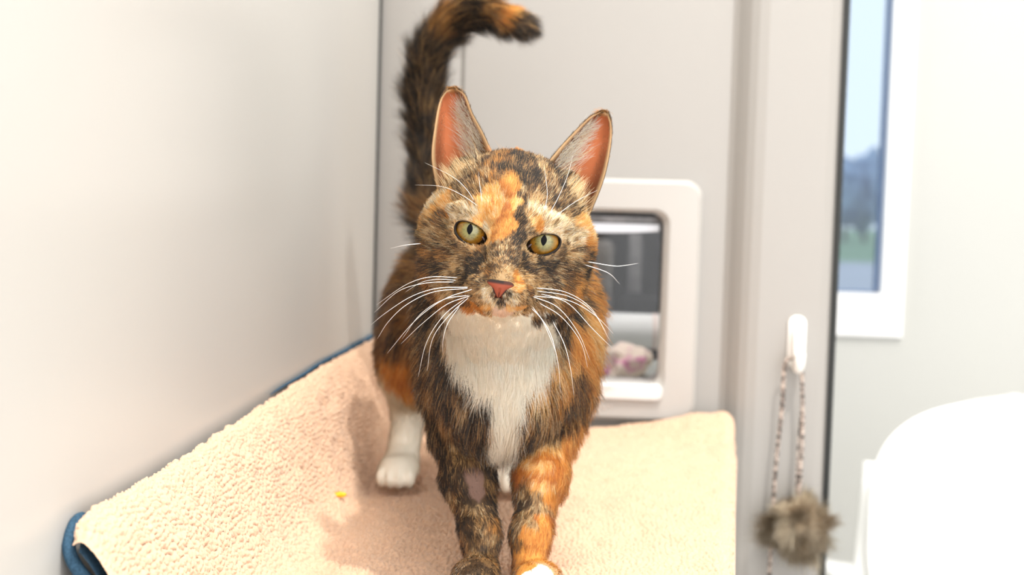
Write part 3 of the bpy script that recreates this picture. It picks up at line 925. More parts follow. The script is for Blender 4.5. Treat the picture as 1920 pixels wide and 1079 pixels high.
def surface_nets(F):
    s = F < 0
    c = np.zeros(np.array(F.shape) - 1, np.int8)
    for dx in (0, 1):
        for dy in (0, 1):
            for dz in (0, 1):
                c += s[dx:dx + c.shape[0], dy:dy + c.shape[1], dz:dz + c.shape[2]]
    act = np.argwhere((c > 0) & (c < 8))
    ids = np.full(c.shape, -1, np.int32); ids[tuple(act.T)] = np.arange(len(act))
    corners = [(i, j, k) for i in (0, 1) for j in (0, 1) for k in (0, 1)]
    vals = np.stack([F[act[:, 0] + a, act[:, 1] + b, act[:, 2] + d] for a, b, d in corners], 1)
    acc = np.zeros((len(act), 3)); cnt = np.zeros(len(act))
    for i, A in enumerate(corners):
        for j, B in enumerate(corners):
            if j <= i or sum(abs(A[q] - B[q]) for q in range(3)) != 1: continue
            m = (vals[:, i] < 0) != (vals[:, j] < 0)
            t = vals[m, i]/(vals[m, i] - vals[m, j])
            acc[m] += np.array(A) + t[:, None]*(np.array(B) - np.array(A)); cnt[m] += 1
    V = act + acc/cnt[:, None]
    faces = []
    for axis in range(3):
        o1, o2 = [q for q in range(3) if q != axis]
        a = np.moveaxis(s, axis, 0)
        ch = a[:-1] != a[1:]
        e = np.argwhere(ch)
        full = np.zeros((len(e), 3), np.int64); full[:, axis] = e[:, 0]; full[:, o1] = e[:, 1]; full[:, o2] = e[:, 2]
        ok = (full[:, o1] > 0) & (full[:, o2] > 0) & (full[:, o1] < F.shape[o1] - 1) & (full[:, o2] < F.shape[o2] - 1)
        full = full[ok]
        sg = s[tuple(full.T)]
        q = []
        for d1_, d2_ in ((-1, -1), (0, -1), (0, 0), (-1, 0)):
            cc = full.copy(); cc[:, o1] += d1_; cc[:, o2] += d2_
            q.append(ids[tuple(cc.T)])
        q = np.stack(q, 1)
        flip = sg if axis != 1 else ~sg
        q[~flip] = q[~flip][:, ::-1]
        faces.append(q)
    return V, np.concatenate(faces)
SV, SF = surface_nets(G)
SV = GLO + SV*GV
del G
# light smoothing (keeps eyelids)
def smooth(V, F, it=2, lam=.5):
    e = np.concatenate([F[:, [0, 1]], F[:, [1, 2]], F[:, [2, 3]], F[:, [3, 0]]])
    deg = np.bincount(e.ravel(), minlength=len(V))[:, None]
    for _ in range(it):
        a = np.zeros_like(V)
        for d in range(3):
            a[:, d] = np.bincount(e[:, 0], V[e[:, 1], d], len(V)) + np.bincount(e[:, 1], V[e[:, 0], d], len(V))
        V = V + lam*(a/np.maximum(deg, 1) - V)
    return V
SV = smooth(SV, SF, 3, .5)

# ------------------------------------------------------------------ ears: cupped shells with thickness
EARS = []
def ear(side):
    s = -1 if side == 0 else 1
    if side == 0:
        inner = [hl(926, 300, 3.6), hl(905, 252, 4.0), hl(884, 213, 4.5), hl(871, 180, 4.8), hl(856, 168, 4.9)]
        outer = [hl(822, 362, 5.0), hl(811, 297, 4.4), hl(817, 235, 4.4), hl(826, 191, 4.7), hl(839, 170, 4.9)]
    else:
        inner = [hl(1028, 306, 3.6), hl(1052, 277, 4.0), hl(1080, 247, 4.5), hl(1106, 222, 4.8), hl(1124, 212, 4.9)]
        outer = [hl(1102, 408, 5.0), hl(1129, 340, 4.4), hl(1142, 282, 4.4), hl(1145, 240, 4.7), hl(1139, 214, 4.9)]
    nu, nv = 40, 32
    ci = catmull(inner, nu); co = catmull(outer, nu)
    down = np.array([0, .5, -1.0])
    P = np.zeros((nu, nv, 3))
    for i in range(nu):
        t = i/(nu - 1)
        depth = 2.15*(1 - t)**.75*min(1, .75 + .25*t) + .10
        for j in range(nv):
            v = 2*j/(nv - 1) - 1
            e = (1 - abs(v)**2.4)
            P[i, j] = ci[i]*(1 - (v + 1)/2) + co[i]*((v + 1)/2) + np.array([0, depth*e, 0])
    # bottom row tucks down into the head
    inner_grid = P
    du_ = np.gradient(P, axis=0); dv_ = np.gradient(P, axis=1)
    nrm = np.cross(du_, dv_); nrm /= np.linalg.norm(nrm, axis=2)[..., None] + 1e-9
    if nrm[10, nv//2, 1] > 0: nrm = -nrm                              # towards the camera
    th = .17*np.ones((nu, nv)); th *= (.55 + .45*np.cos(np.linspace(-1, 1, nv)*PI/2)**.5)[None, :]
    back = P - nrm*th[..., None]
    return inner_grid, back, nrm
EV, EF, EM, base = [], [], [], 0
for side in (0, 1):
    A, B, nrm = ear(side)
    nu, nv, _ = A.shape
    EARS.append((A, B, nrm))
    EV += [h2w(A.reshape(-1, 3)), h2w(B.reshape(-1, 3))]
    ia = np.arange(nu*nv).reshape(nu, nv) + base; ib = ia + nu*nv
    def quads(a, flip):
        q = np.stack([a[:-1, :-1], a[1:, :-1], a[1:, 1:], a[:-1, 1:]], -1).reshape(-1, 4)
        return q[:, ::-1] if flip else q
    fl_ = side == 1
    fs = [quads(ia, fl_), quads(ib, not fl_)]
    def strip(a, b, flip):
        q = np.stack([a[:-1], b[:-1], b[1:], a[1:]], -1)
        return q[:, ::-1] if flip else q
    fs += [strip(ia[:, 0], ib[:, 0], fl_), strip(ia[:, -1], ib[:, -1], not fl_), strip(ia[-1, :], ib[-1, :], fl_), strip(ia[0, :], ib[0, :], not fl_)]
    EF.append(np.concatenate(fs)); base += 2*nu*nv
NB = len(SV)
EV = np.concatenate(EV); EF = np.concatenate(EF) + NB
BV = np.concatenate([SV, EV]); BF = np.concatenate([SF, EF])

cat = empty('cat', (-.075, .95, 0), 'tortoiseshell tabby cat with white bib standing on the fleece, tail raised', 'cat')
body = from_np('body', BV, BF, None, None, True)
bmx = bmesh.new(); bmx.from_mesh(body.data); bmesh.ops.recalc_face_normals(bmx, faces=bmx.faces[:]); bmx.to_mesh(body.data); bmx.free()
me = body.data
VN = np.zeros(len(me.vertices)*3, np.float32); me.vertex_normals.foreach_get('vector', VN); VN = VN.reshape(-1, 3)
FA = np.zeros(len(me.polygons), np.float32); me.polygons.foreach_get('area', FA)
FV = np.zeros(len(me.loops), np.int32); me.loops.foreach_get('vertex_index', FV); FV = FV.reshape(-1, 4)
VC = np.zeros(len(me.vertices)*3, np.float32); me.vertices.foreach_get('co', VC); VC = VC.reshape(-1, 3).astype(float)
BVH = BVHTree.FromPolygons([tuple(v) for v in VC], [tuple(int(i) for i in f) for f in FV])
def hit(px, py, Y=None):
    d = ray(px, py); d = d/np.linalg.norm(d)
    r = BVH.ray_cast(Vector(EYE), Vector(d), 3)
    if r[0] is not None and (Y is None or abs(r[0].y - Y) < .12):
        return np.array(r[0])
    q = up(px, py, Y if Y else .80)
    r = BVH.find_nearest(Vector(q))
    return np.array(r[0])

# ------------------------------------------------------------------ coat: patches of colour laid on the body
PAL = {k: np.array(lin(*v)) for k, v in dict(
    dark=(30, 22, 17), soot=(58, 44, 34), brown=(124, 82, 44), tan=(210, 164, 104), cream=(246, 222, 178), white=(255, 249, 234),
    deep=(184, 108, 44), orange=(226, 154, 68), gold=(242, 188, 108), mauve=(150, 118, 106), pink=(238, 204, 176)).items()}
MIX = {  # palette ordered dark to light with shares
    'K': [('dark', .66), ('soot', .20), ('brown', .09), ('tan', .05)],
    'S': [('dark', .44), ('brown', .22), ('tan', .25), ('cream', .09)],
    'T': [('dark', .20), ('brown', .22), ('tan', .40), ('cream', .18)],
    'B': [('dark', .36), ('brown', .36), ('tan', .16), ('orange', .12)],
    'D': [('deep', .75), ('orange', .25)],
    'O': [('deep', .25), ('orange', .55), ('gold', .20)],
    'L': [('orange', .28), ('gold', .50), ('cream', .22)],
    'C': [('soot', .08), ('brown', .10), ('tan', .24), ('cream', .43), ('white', .15)],
    'W': [('white', 1.0)],
    'Q': [('dark', .50), ('soot', .12), ('brown', .18), ('tan', .20)],
    'G': [('soot', .40), ('brown', .12), ('mauve', .48)],
    'P': [('pink', 1.0)],
}
TYPES = list(MIX)
FACE = [  # px, py, radius px, type
 # forehead blaze and crown
 (958,345,8,'O'),(945,362,6,'D'),(935,366,6,'L'),(930,376,6,'L'),(922,385,5,'D'),(955,375,5,'D'),(938,390,7,'L'),(948,392,6,'D'),(930,400,6,'L'),(928,415,6,'L'),(940,412,6,'D'),(950,415,7,'O'),(935,428,7,'O'),(945,435,10,'O'),(960,360,9,'O'),(962,385,8,'L'),(915,395,9,'L'),(912,372,9,'L'),(905,418,7,'L'),
 (928,284,10,'O'),(945,276,9,'O'),(975,280,8,'O'),(935,296,8,'B'),(905,300,9,'S'),(915,312,10,'B'),(890,325,11,'S'),(930,325,8,'B'),(945,318,8,'K'),(948,305,7,'B'),(912,330,8,'T'),(925,345,7,'B'),(945,332,6,'B'),(920,300,6,'S'),(1000,285,8,'B'),
 (965,300,8,'K'),(985,300,10,'K'),(975,320,9,'K'),(990,325,9,'K'),(960,318,6,'K'),(1010,305,9,'S'),(1005,330,10,'K'),(1020,325,9,'S'),(1000,350,9,'K'),(985,345,8,'K'),
 (1030,345,11,'S'),(1015,365,11,'S'),(1045,370,12,'S'),(1060,390,11,'S'),(1080,395,10,'S'),(995,370,8,'S'),(1035,390,10,'S'),(1050,350,9,'K'),
 (975,375,6,'K'),(978,395,6,'K'),(976,418,6,'K'),(970,440,7,'K'),(962,455,8,'K'),(955,468,9,'S'),(970,460,6,'K'),(985,430,6,'S'),
 (1000,400,8,'C'),(1003,385,7,'T'),(997,418,6,'L'),(1008,424,4,'O'),(990,405,6,'T'),
 (870,345,11,'S'),(880,365,9,'T'),(895,352,9,'T'),(860,330,9,'S'),(845,350,9,'S'),(900,340,8,'B'),(840,330,8,'K'),(825,345,8,'K'),(880,335,6,'S'),
 # left side of the face
 (800,390,17,'L'),(820,378,12,'C'),(840,383,11,'L'),(785,408,16,'L'),(810,372,9,'L'),(795,378,8,'C'),(780,425,8,'L'),(855,375,8,'T'),(840,400,7,'O'),(815,402,7,'L'),
 (868,392,6,'C'),(880,398,6,'C'),(895,403,5,'C'),(890,385,6,'T'),(850,400,5,'C'),
 (825,415,9,'B'),(805,430,10,'T'),(830,432,9,'T'),(785,435,8,'B'),(838,450,8,'T'),(850,470,7,'S'),(820,455,9,'S'),(790,460,9,'K'),(805,475,10,'B'),(782,480,8,'K'),
 (835,480,9,'B'),(860,485,8,'T'),(880,478,6,'T'),(895,477,5,'B'),(850,500,9,'T'),(825,500,9,'K'),(800,500,9,'B'),(785,510,8,'K'),(870,500,8,'S'),(890,495,7,'K'),(880,512,8,'K'),(860,520,8,'S'),
 (903,485,5,'K'),(908,478,4,'K'),(915,450,6,'L'),(908,430,4,'C'),(918,470,5,'T'),
 (830,522,9,'T'),(805,525,9,'B'),(840,545,9,'T'),(815,550,9,'B'),(860,545,8,'T'),(800,545,8,'K'),(790,535,8,'K'),(880,540,8,'T'),(890,560,8,'T'),(870,562,8,'B'),(850,570,8,'B'),
 # right side
 (1035,425,6,'C'),(1050,430,6,'C'),(1020,420,5,'C'),(1065,435,6,'C'),(1045,412,8,'C'),(1065,415,8,'T'),
 (1090,420,11,'L'),(1110,410,9,'L'),(1105,435,10,'L'),(1120,445,9,'L'),(1085,440,8,'C'),(1075,455,6,'C'),(1095,452,6,'O'),(1110,460,8,'O'),(1125,475,8,'L'),(1075,468,6,'T'),(1090,475,9,'B'),(1110,480,8,'B'),
 (1065,478,7,'T'),(1050,482,7,'S'),(1035,488,8,'S'),(1015,488,7,'K'),(1000,482,6,'T'),(1010,478,5,'T'),(1020,500,9,'K'),(1045,500,9,'S'),(1070,495,9,'S'),(1095,495,9,'K'),(1115,500,8,'B'),
 (988,488,5,'K'),(983,480,4,'K'),(984,465,5,'T'),(990,505,7,'K'),(1010,515,8,'S'),(1040,520,9,'S'),(1070,518,9,'B'),(1095,518,8,'K'),(1110,520,7,'K'),
 (985,520,7,'T'),(1000,530,8,'T'),(1030,538,9,'S'),(1055,540,9,'B'),(1085,540,9,'B'),(1100,545,8,'K'),(1070,560,9,'B'),(1045,562,8,'T'),(1090,565,8,'K'),(1075,580,8,'K'),(1055,582,8,'B'),
 # nose bridge and muzzle
 (945,480,7,'S'),(930,480,6,'S'),(925,490,6,'T'),(945,492,7,'S'),(940,505,7,'T'),(945,512,5,'T'),(955,505,6,'T'),(933,518,6,'T'),(950,520,5,'T'),(940,483,6,'S'),(955,478,6,'S'),(938,470,6,'S'),(925,478,5,'S'),(963,515,5,'O'),(968,522,5,'O'),(922,505,5,'B'),(915,515,5,'B'),(958,490,5,'S'),
 (905,530,7,'S'),(900,545,7,'T'),(915,550,7,'C'),(905,560,7,'T'),(920,562,6,'C'),(970,540,6,'L'),(975,552,7,'T'),(960,556,7,'C'),(985,560,7,'T'),(990,545,7,'B'),(1005,555,7,'S'),(1010,568,7,'T'),
 (924,546,3,'K'),(953,548,3,'K'),(929,553,3,'K'),(947,555,3,'K'),(937,566,3,'K'),(936,572,3,'S'),(915,574,6,'L'),(895,572,6,'O'),(955,574,6,'L'),(975,574,6,'L'),(990,578,6,'T'),(880,578,7,'O'),
 (935,582,7,'P'),(950,584,6,'P'),(920,582,6,'C'),(968,586,6,'C'),(900,584,5,'T'),(936,594,8,'W'),(915,596,8,'W'),(960,596,8,'W'),(1000,592,5,'T'),
]
BODY = [ # px, py, radius px, type, depth
 # bib
 (848,612,11,'W',.82),(870,605,14,'W',.82),(900,606,16,'W',.82),(935,612,18,'W',.82),(975,612,16,'W',.82),(1010,612,14,'W',.82),(1028,620,10,'W',.82),
 (858,640,13,'W',.82),(890,645,18,'W',.82),(930,650,20,'W',.82),(970,650,20,'W',.82),(1005,645,15,'W',.82),(1022,655,10,'W',.82),(880,680,15,'W',.82),(920,690,18,'W',.82),(960,690,18,'W',.82),(1000,685,14,'W',.82),
 (910,720,12,'W',.82),(945,725,16,'W',.82),(980,718,13,'W',.82),(945,750,12,'W',.82),(952,772,10,'W',.83),(950,800,11,'W',.84),(948,830,10,'W',.85),(940,860,8,'W',.86),(945,890,8,'W',.87),(905,830,5,'W',.86),
 # jaw tufts
 (828,585,8,'K',.80),(840,600,6,'S',.80),(815,600,9,'K',.82),(1005,598,7,'K',.79),(1030,592,8,'K',.80),(1050,600,8,'K',.81),(1010,606,5,'B',.79),
 # shoulder and chest, left
 (800,575,10,'K',.84),(790,600,10,'B',.85),(812,630,10,'K',.84),(835,650,8,'K',.83),(845,672,8,'K',.83),(862,700,8,'K',.83),(882,728,8,'K',.83),(905,752,8,'K',.84),
 (826,612,6,'T',.83),(842,632,5,'T',.83),(825,668,6,'T',.84),(850,716,5,'T',.84),(870,742,6,'T',.84),(800,645,10,'S',.85),(790,675,9,'B',.86),(810,690,9,'K',.86),(830,702,9,'K',.85),(845,738,8,'K',.85),
 (812,722,7,'T',.86),(825,745,8,'K',.86),(860,765,9,'K',.85),(890,775,9,'K',.85),(835,772,7,'T',.86),(868,752,4,'T',.85),(905,785,6,'S',.85),(815,765,7,'K',.87),
 (770,560,11,'O',.90),(765,590,12,'B',.90),(775,620,11,'K',.90),(765,650,12,'B',.92),(780,690,9,'K',.90),(770,520,12,'B',.90),(755,545,12,'B',1.0),(750,600,14,'B',1.0),(745,640,14,'K',1.0),(755,500,14,'B',1.0),(765,460,14,'B',1.0),
 (760,440,12,'K',1.05),(770,410,10,'B',1.1),
 # left front leg
 (820,800,12,'K',.87),(845,800,9,'K',.86),(885,805,10,'K',.86),(860,822,8,'T',.86),(845,815,6,'T',.86),(880,830,7,'T',.86),(818,835,11,'K',.87),(835,858,10,'K',.86),(865,842,6,'T',.86),(895,845,7,'S',.86),
 (850,850,6,'S',.86),(850,880,10,'K',.86),(835,890,9,'K',.86),(880,872,6,'S',.855),(912,870,7,'K',.86),(922,888,7,'K',.86),(888,900,9,'G',.85),(894,920,7,'G',.85),(878,888,6,'G',.85),(868,905,8,'K',.86),(850,912,8,'K',.86),(918,905,7,'S',.86),
 (848,932,6,'T',.86),(842,922,5,'T',.86),(870,938,6,'K',.85),(885,944,4,'K',.85),(918,945,8,'K',.86),(872,955,6,'T',.85),(890,956,6,'T',.85),(862,975,8,'K',.85),(882,982,8,'K',.85),(905,975,8,'S',.85),(925,985,8,'B',.85),(900,995,8,'T',.85),
 (880,1002,6,'K',.85),(870,1020,7,'S',.85),(900,1015,7,'S',.85),(925,1012,7,'T',.85),(905,1032,5,'K',.85),(885,1040,7,'T',.85),(920,1040,7,'S',.85),(895,1058,5,'K',.85),(920,1060,6,'S',.85),(890,1070,6,'K',.85),(915,1073,6,'K',.85),
 (905,1085,9,'S',.83),(900,1100,10,'W',.82),
 # right shoulder and chest
 (1060,560,11,'B',.84),(1080,545,10,'O',.88),(1100,560,12,'O',.88),(1120,590,12,'O',.90),(1085,585,11,'L',.86),(1055,610,8,'K',.83),(1075,620,11,'O',.86),(1105,625,12,'L',.88),(1120,650,12,'O',.88),(1090,655,11,'O',.86),
 (1045,640,8,'T',.83),(1060,655,8,'O',.84),(1040,680,8,'L',.83),(1070,685,9,'B',.85),(1100,690,10,'O',.87),(1030,705,8,'T',.83),(1015,725,7,'L',.83),(1055,712,8,'O',.84),(1085,715,9,'B',.86),(1000,742,6,'T',.84),
 (1060,735,8,'K',.85),(1080,738,8,'K',.86),(1040,742,7,'B',.85),(1020,750,6,'T',.85),(995,760,7,'K',.85),(1015,772,6,'K',.85),(1045,762,6,'T',.85),(1070,762,8,'S',.86),(1090,765,8,'B',.87),(990,778,6,'S',.85),
 # right front leg
 (1000,800,10,'K',.86),(1025,802,11,'K',.86),(1048,798,8,'K',.86),(1000,785,6,'T',.86),(1030,782,6,'T',.86),(1070,795,9,'B',.87),(1085,820,9,'O',.87),(1065,830,9,'O',.86),(1010,825,6,'T',.86),(1040,825,6,'T',.86),(990,828,5,'S',.86),
 (1020,838,6,'L',.86),(1000,845,6,'L',.86),(1045,842,6,'L',.86),(1005,857,5,'D',.86),(1025,858,5,'D',.86),(1045,858,5,'D',.86),(1000,868,6,'L',.86),(1025,872,6,'L',.86),(1060,870,8,'O',.86),(975,888,6,'D',.86),(990,890,6,'D',.86),(1010,893,6,'D',.86),(1030,892,6,'D',.86),(1050,888,6,'D',.86),(1020,880,5,'L',.86),(1000,878,4,'L',.86),(985,900,6,'B',.86),(1075,850,8,'O',.87),
 (1060,900,8,'L',.86),(1000,908,6,'L',.86),(1025,912,6,'L',.855),(985,925,6,'S',.86),(1005,930,7,'S',.85),(1030,935,7,'L',.85),(1050,930,7,'O',.855),(985,945,6,'K',.855),(1000,955,7,'S',.85),(1025,955,6,'T',.85),(1045,960,7,'O',.85),
 (980,970,6,'S',.85),(1000,978,7,'T',.85),(1020,985,7,'O',.85),(1040,985,7,'L',.85),(1010,975,5,'D',.85),(1030,972,5,'D',.85),(968,990,5,'S',.85),(985,1000,7,'L',.85),(1010,1005,7,'L',.85),(1030,1010,7,'O',.85),(970,1020,6,'B',.85),(995,1025,7,'O',.85),(1020,1030,7,'L',.85),
 (975,1045,7,'O',.85),(1000,1050,7,'O',.84),(1020,1052,7,'L',.84),(985,1066,6,'O',.84),(1015,1078,8,'W',.82),(1000,1090,10,'W',.82),(1010,1100,10,'W',.82),
 # hind legs
 (740,660,12,'B',1.05),(735,690,12,'O',1.05),(760,690,10,'O',1.05),(745,715,11,'O',1.05),(742,700,6,'D',1.05),(758,712,6,'D',1.05),(765,725,9,'O',1.05),(770,745,7,'L',1.05),(775,700,9,'B',1.05),
 (720,745,9,'W',1.05),(728,775,12,'W',1.07),(760,775,12,'W',1.07),(745,800,16,'W',1.08),(740,840,18,'W',1.08),(735,880,18,'W',1.07),(740,915,20,'W',1.05),(770,915,14,'W',1.05),(715,915,14,'W',1.05),
 # tail
 (790,395,12,'B',1.17),(785,365,12,'B',1.17),(800,345,10,'B',1.17),(785,330,12,'K',1.17),(800,370,12,'K',1.17),(795,410,12,'B',1.17),(805,310,12,'K',1.17),(800,285,14,'K',1.17),(800,255,16,'K',1.17),(820,240,12,'K',1.17),(785,225,13,'K',1.17),(805,205,16,'K',1.17),(785,180,13,'K',1.17),(815,165,12,'K',1.17),
 (790,150,13,'K',1.16),(815,135,12,'B',1.16),(780,125,10,'K',1.16),(800,110,12,'B',1.16),(825,95,10,'B',1.15),(790,88,10,'B',1.16),(815,70,12,'B',1.15),(840,65,10,'B',1.14),(830,40,11,'B',1.14),(860,45,10,'K',1.13),(855,20,11,'B',1.13),(885,40,9,'K',1.13),(880,10,11,'B',1.13),
 (905,45,9,'K',1.12),(910,20,11,'B',1.12),(935,30,10,'O',1.12),(935,48,8,'K',1.12),(960,40,9,'K',1.11),(985,50,12,'K',1.11),
]
SP, SR, ST = [], [], []
for px, py, r, t in FACE:
    q = hit(px, py, .78); SP.append(q); SR.append(r*q[1]/FPX*1.05); ST.append(TYPES.index(t))
for px, py, r, t, Y in BODY:
    if Y > 1.10 and py < 420 and t == 'B' and (px*7 + py) % 3: t = 'K'
    if px > 950 and py > 800 and t == 'L' and r >= 7: t = 'O'
    if px < 945 and py > 780 and t in 'TS': t = 'Q' if t == 'S' else 'S'
    q = hit(px, py, Y); SP.append(q); SR.append(r*q[1]/FPX*1.10); ST.append(TYPES.index(t))
for e in range(2):                                    # backs of the ears
    for i in (8, 18, 28):
        SP.append(h2w(EARS[e][1][i, 16])); SR.append(.014); ST.append(TYPES.index('B' if i > 20 else 'K'))
# parts the photo does not show: dark and orange saddle, pale belly, white far foot
for (x, y, z, r, t) in ((-.08, .95, .215, .03, 'K'), (-.06, 1.0, .21, .03, 'O'), (-.11, 1.02, .205, .03, 'B'), (-.10, 1.08, .215, .03, 'K'), (-.03, .95, .17, .03, 'O'), (-.04, 1.02, .16, .03, 'B'), (-.06, 1.1, .16, .03, 'O'),
                        (-.08, .95, .09, .03, 'C'), (-.09, 1.03, .09, .03, 'C'), (-.14, .96, .16, .025, 'B'), (-.145, 1.03, .16, .025, 'B'), (HLx + .09, 1.06, .01, .03, 'W'), (HLx + .09, 1.09, .06, .025, 'W'), (HLx + .08, 1.09, .13, .025, 'O')):
    SP.append(np.array([x, y, z])); SR.append(r); ST.append(TYPES.index(t))
SP = np.array(SP, np.float32); SR = np.array(SR, np.float32); ST = np.array(ST)
def coat_weights(P):
    P = P.astype(np.float32)
    Q = (P + .0016*vnoise3(P, .006, 77) + .0009*vnoise3(P, .0025, 79)).astype(np.float32)
    W = np.zeros((len(P), len(TYPES)), np.float32)
    for a in range(0, len(P), 20000):
        d2 = ((Q[a:a+20000, None, :] - SP[None])**2).sum(-1)
        g = np.exp(-d2/(SR**2)[None]) + 1e-6*np.exp(-np.sqrt(d2)/.02)
        for t in range(len(TYPES)):
            W[a:a+20000, t] = g[:, ST == t].sum(1)
    W = W**2.0
    return W/(W.sum(1, keepdims=True) + 1e-20)
def coat_color(P, fine=True, rng=None):
    W = coat_weights(P)
    n = len(P)
    if not fine:
        out = np.zeros((n, 3))
        for t, k in enumerate(TYPES):
            out += W[:, t:t+1]*sum(PAL[c]*s for c, s in MIX[k])
        return out, W
    cw = np.cumsum(W, 1); u = rng.random(n)[:, None]
    typ = (u > cw).sum(1).clip(0, len(TYPES) - 1)
    qn = .5 + .30*vnoise(P, .0034, 91) + .30*vnoise(P, .0012, 92) + .30*rng.normal(size=n)
    qn = np.clip(qn, 0, .999)
    out = np.zeros((n, 3))
    for t, k in enumerate(TYPES):
        m = typ == t
        cum = np.cumsum([s for _, s in MIX[k]]); cum = cum/cum[-1]
        ix = np.searchsorted(cum, qn[m], side='right').clip(0, len(cum) - 1)
        out[m] = np.array([PAL[c] for c, _ in MIX[k]])[ix]
    out *= (1 + .12*rng.normal(size=(n, 1))*(1 - .8*sstep(.7, .9, out.min(1)))[:, None]).clip(.6, 1.4)
    return out.clip(0, .985), W

# skin: colour, and how see-through it is (ears)
skin, _ = coat_color(VC, False)
skin = skin*np.where(skin.min(1, keepdims=True) > .6, 1.0, .72)
thin = np.zeros(len(VC))
nE = 40*32
for e in range(2):
    a0 = NB + e*2*nE
    ii = np.arange(nE).reshape(40, 32)
    t = (ii//32)/39.; v = (ii % 32)/31.*2 - 1                      # v -1 inner rim, +1 outer rim
    pink_glow = np.array(lin(232, 138, 92)); rim = np.array(lin(238, 200, 150)); dk = np.array(lin(84, 52, 38))  # inner-ear pink shifted to orange, with the light shining through painted in
    w_dark = np.clip(1.0*sstep(-.25, -.75, v) + .75*sstep(.45, .78, v)*sstep(.75, .2, t) + .5*sstep(.25, .0, t), 0, 1)
    w_dark = w_dark*(.75 + .25*vnoise(VC[a0:a0+nE], .004, 55).reshape(40, 32))
    w_rim = np.clip(sstep(.86, .97, np.abs(v)) + sstep(.93, .99, t), 0, 1)
    c = pink_glow[None, None]*(1 - w_dark[..., None]) + dk*w_dark[..., None]
    c = c*(1 - w_rim[..., None]) + rim*w_rim[..., None]
    skin[a0:a0+nE] = c.reshape(-1, 3); thin[a0:a0+2*nE] = 1
at = me.attributes.new('skin', 'FLOAT_VECTOR', 'POINT'); at.data.foreach_set('vector', skin.astype(np.float32).ravel())
at = me.attributes.new('thin', 'FLOAT', 'POINT'); at.data.foreach_set('value', thin.astype(np.float32))
M_skin, nt, out = new_mat('cat_skin')
b = nt.nodes.new('ShaderNodeBsdfPrincipled'); b.inputs['Roughness'].default_value = .65; b.inputs['Specular IOR Level'].default_value = .25
ac = nt.nodes.new('ShaderNodeAttribute'); ac.attribute_name = 'skin'
a2 = nt.nodes.new('ShaderNodeAttribute'); a2.attribute_name = 'thin'
tl = nt.nodes.new('ShaderNodeBsdfTranslucent')
mm = nt.nodes.new('ShaderNodeMix'); mm.data_type = 'RGBA'; mm.blend_type = 'MULTIPLY'; mm.inputs['Factor'].default_value = 1; mm.inputs['B'].default_value = (1.0, .62, .42, 1)
nt.links.new(ac.outputs['Vector'], mm.inputs['A']); nt.links.new(mm.outputs['Result'], tl.inputs[0])
nt.links.new(ac.outputs['Vector'], b.inputs['Base Color'])
ml = nt.nodes.new('ShaderNodeMath'); ml.operation = 'MULTIPLY'; ml.inputs[1].default_value = .5
nt.links.new(a2.outputs['Fac'], ml.inputs[0])
mx = nt.nodes.new('ShaderNodeMixShader'); nt.links.new(ml.outputs[0], mx.inputs[0]); nt.links.new(b.outputs[0], mx.inputs[1]); nt.links.new(tl.outputs[0], mx.inputs[2])
nt.links.new(mx.outputs[0], out.inputs[0])
me.materials.append(M_skin)
adopt(body, cat)

NOSE_ROWS = [(-.42, .50), (-.36, .68), (-.26, .77), (-.15, .72), (-.05, .56), (.04, .44), (.14, .38), (.26, .34), (.38, .28), (.50, .18), (.60, .08), (.66, .02)]
NOSE_Z = -2.78
# ------------------------------------------------------------------ fur
def flow_and_len(P):
    n = len(P)
    F_ = np.zeros((n, 3)); L_ = np.zeros(n); Wt = np.zeros(n)
    Pl = w2h(P)
    rad_ = Pl - np.array([0, -2.6, -2.3])
    rad_[:, 1] *= .8
    rad_ /= np.linalg.norm(rad_, axis=1)[:, None] + 1e-9
    rad_[:, 2] -= .25*sstep(1.0, 3.0, np.abs(Pl[:, 0]))*sstep(1, -1, Pl[:, 2])
    hf = rad_ @ HB
    for p in PRIMS:
        d = sdf(p, P)
        w = np.exp(-np.maximum(d, 0)/.0045)
        f = hf if isinstance(p['flow'], str) else np.asarray(p['flow'], float)[None]
        F_ += w[:, None]*f; L_ += w*p['fur']; Wt += w
    L_ /= Wt
    # short fur on the front of the face, growing towards the cheeks and crown
    fr = np.clip(np.linalg.norm(Pl - np.array([0, -1.6, -2.2]), axis=1), 0, 20)
    inhead = sstep(7.2, 5.0, np.linalg.norm(Pl - np.array([0, 3, -.5]), axis=1))
    Lf = np.interp(fr, [.4, 1.2, 2.5, 4, 5.5, 7], [.0016, .0026, .0036, .0050, .0068, .0090])
    L_ = L_*(1 - inhead) + np.minimum(L_, Lf)*inhead
    for s in (0, 1):
        eo = eye_open(Pl, s)
        near = sstep(.6, .05, eo)*(Pl[:, 1] < 2.0)
        L_ = L_*(1 - .40*near)
    return F_, L_

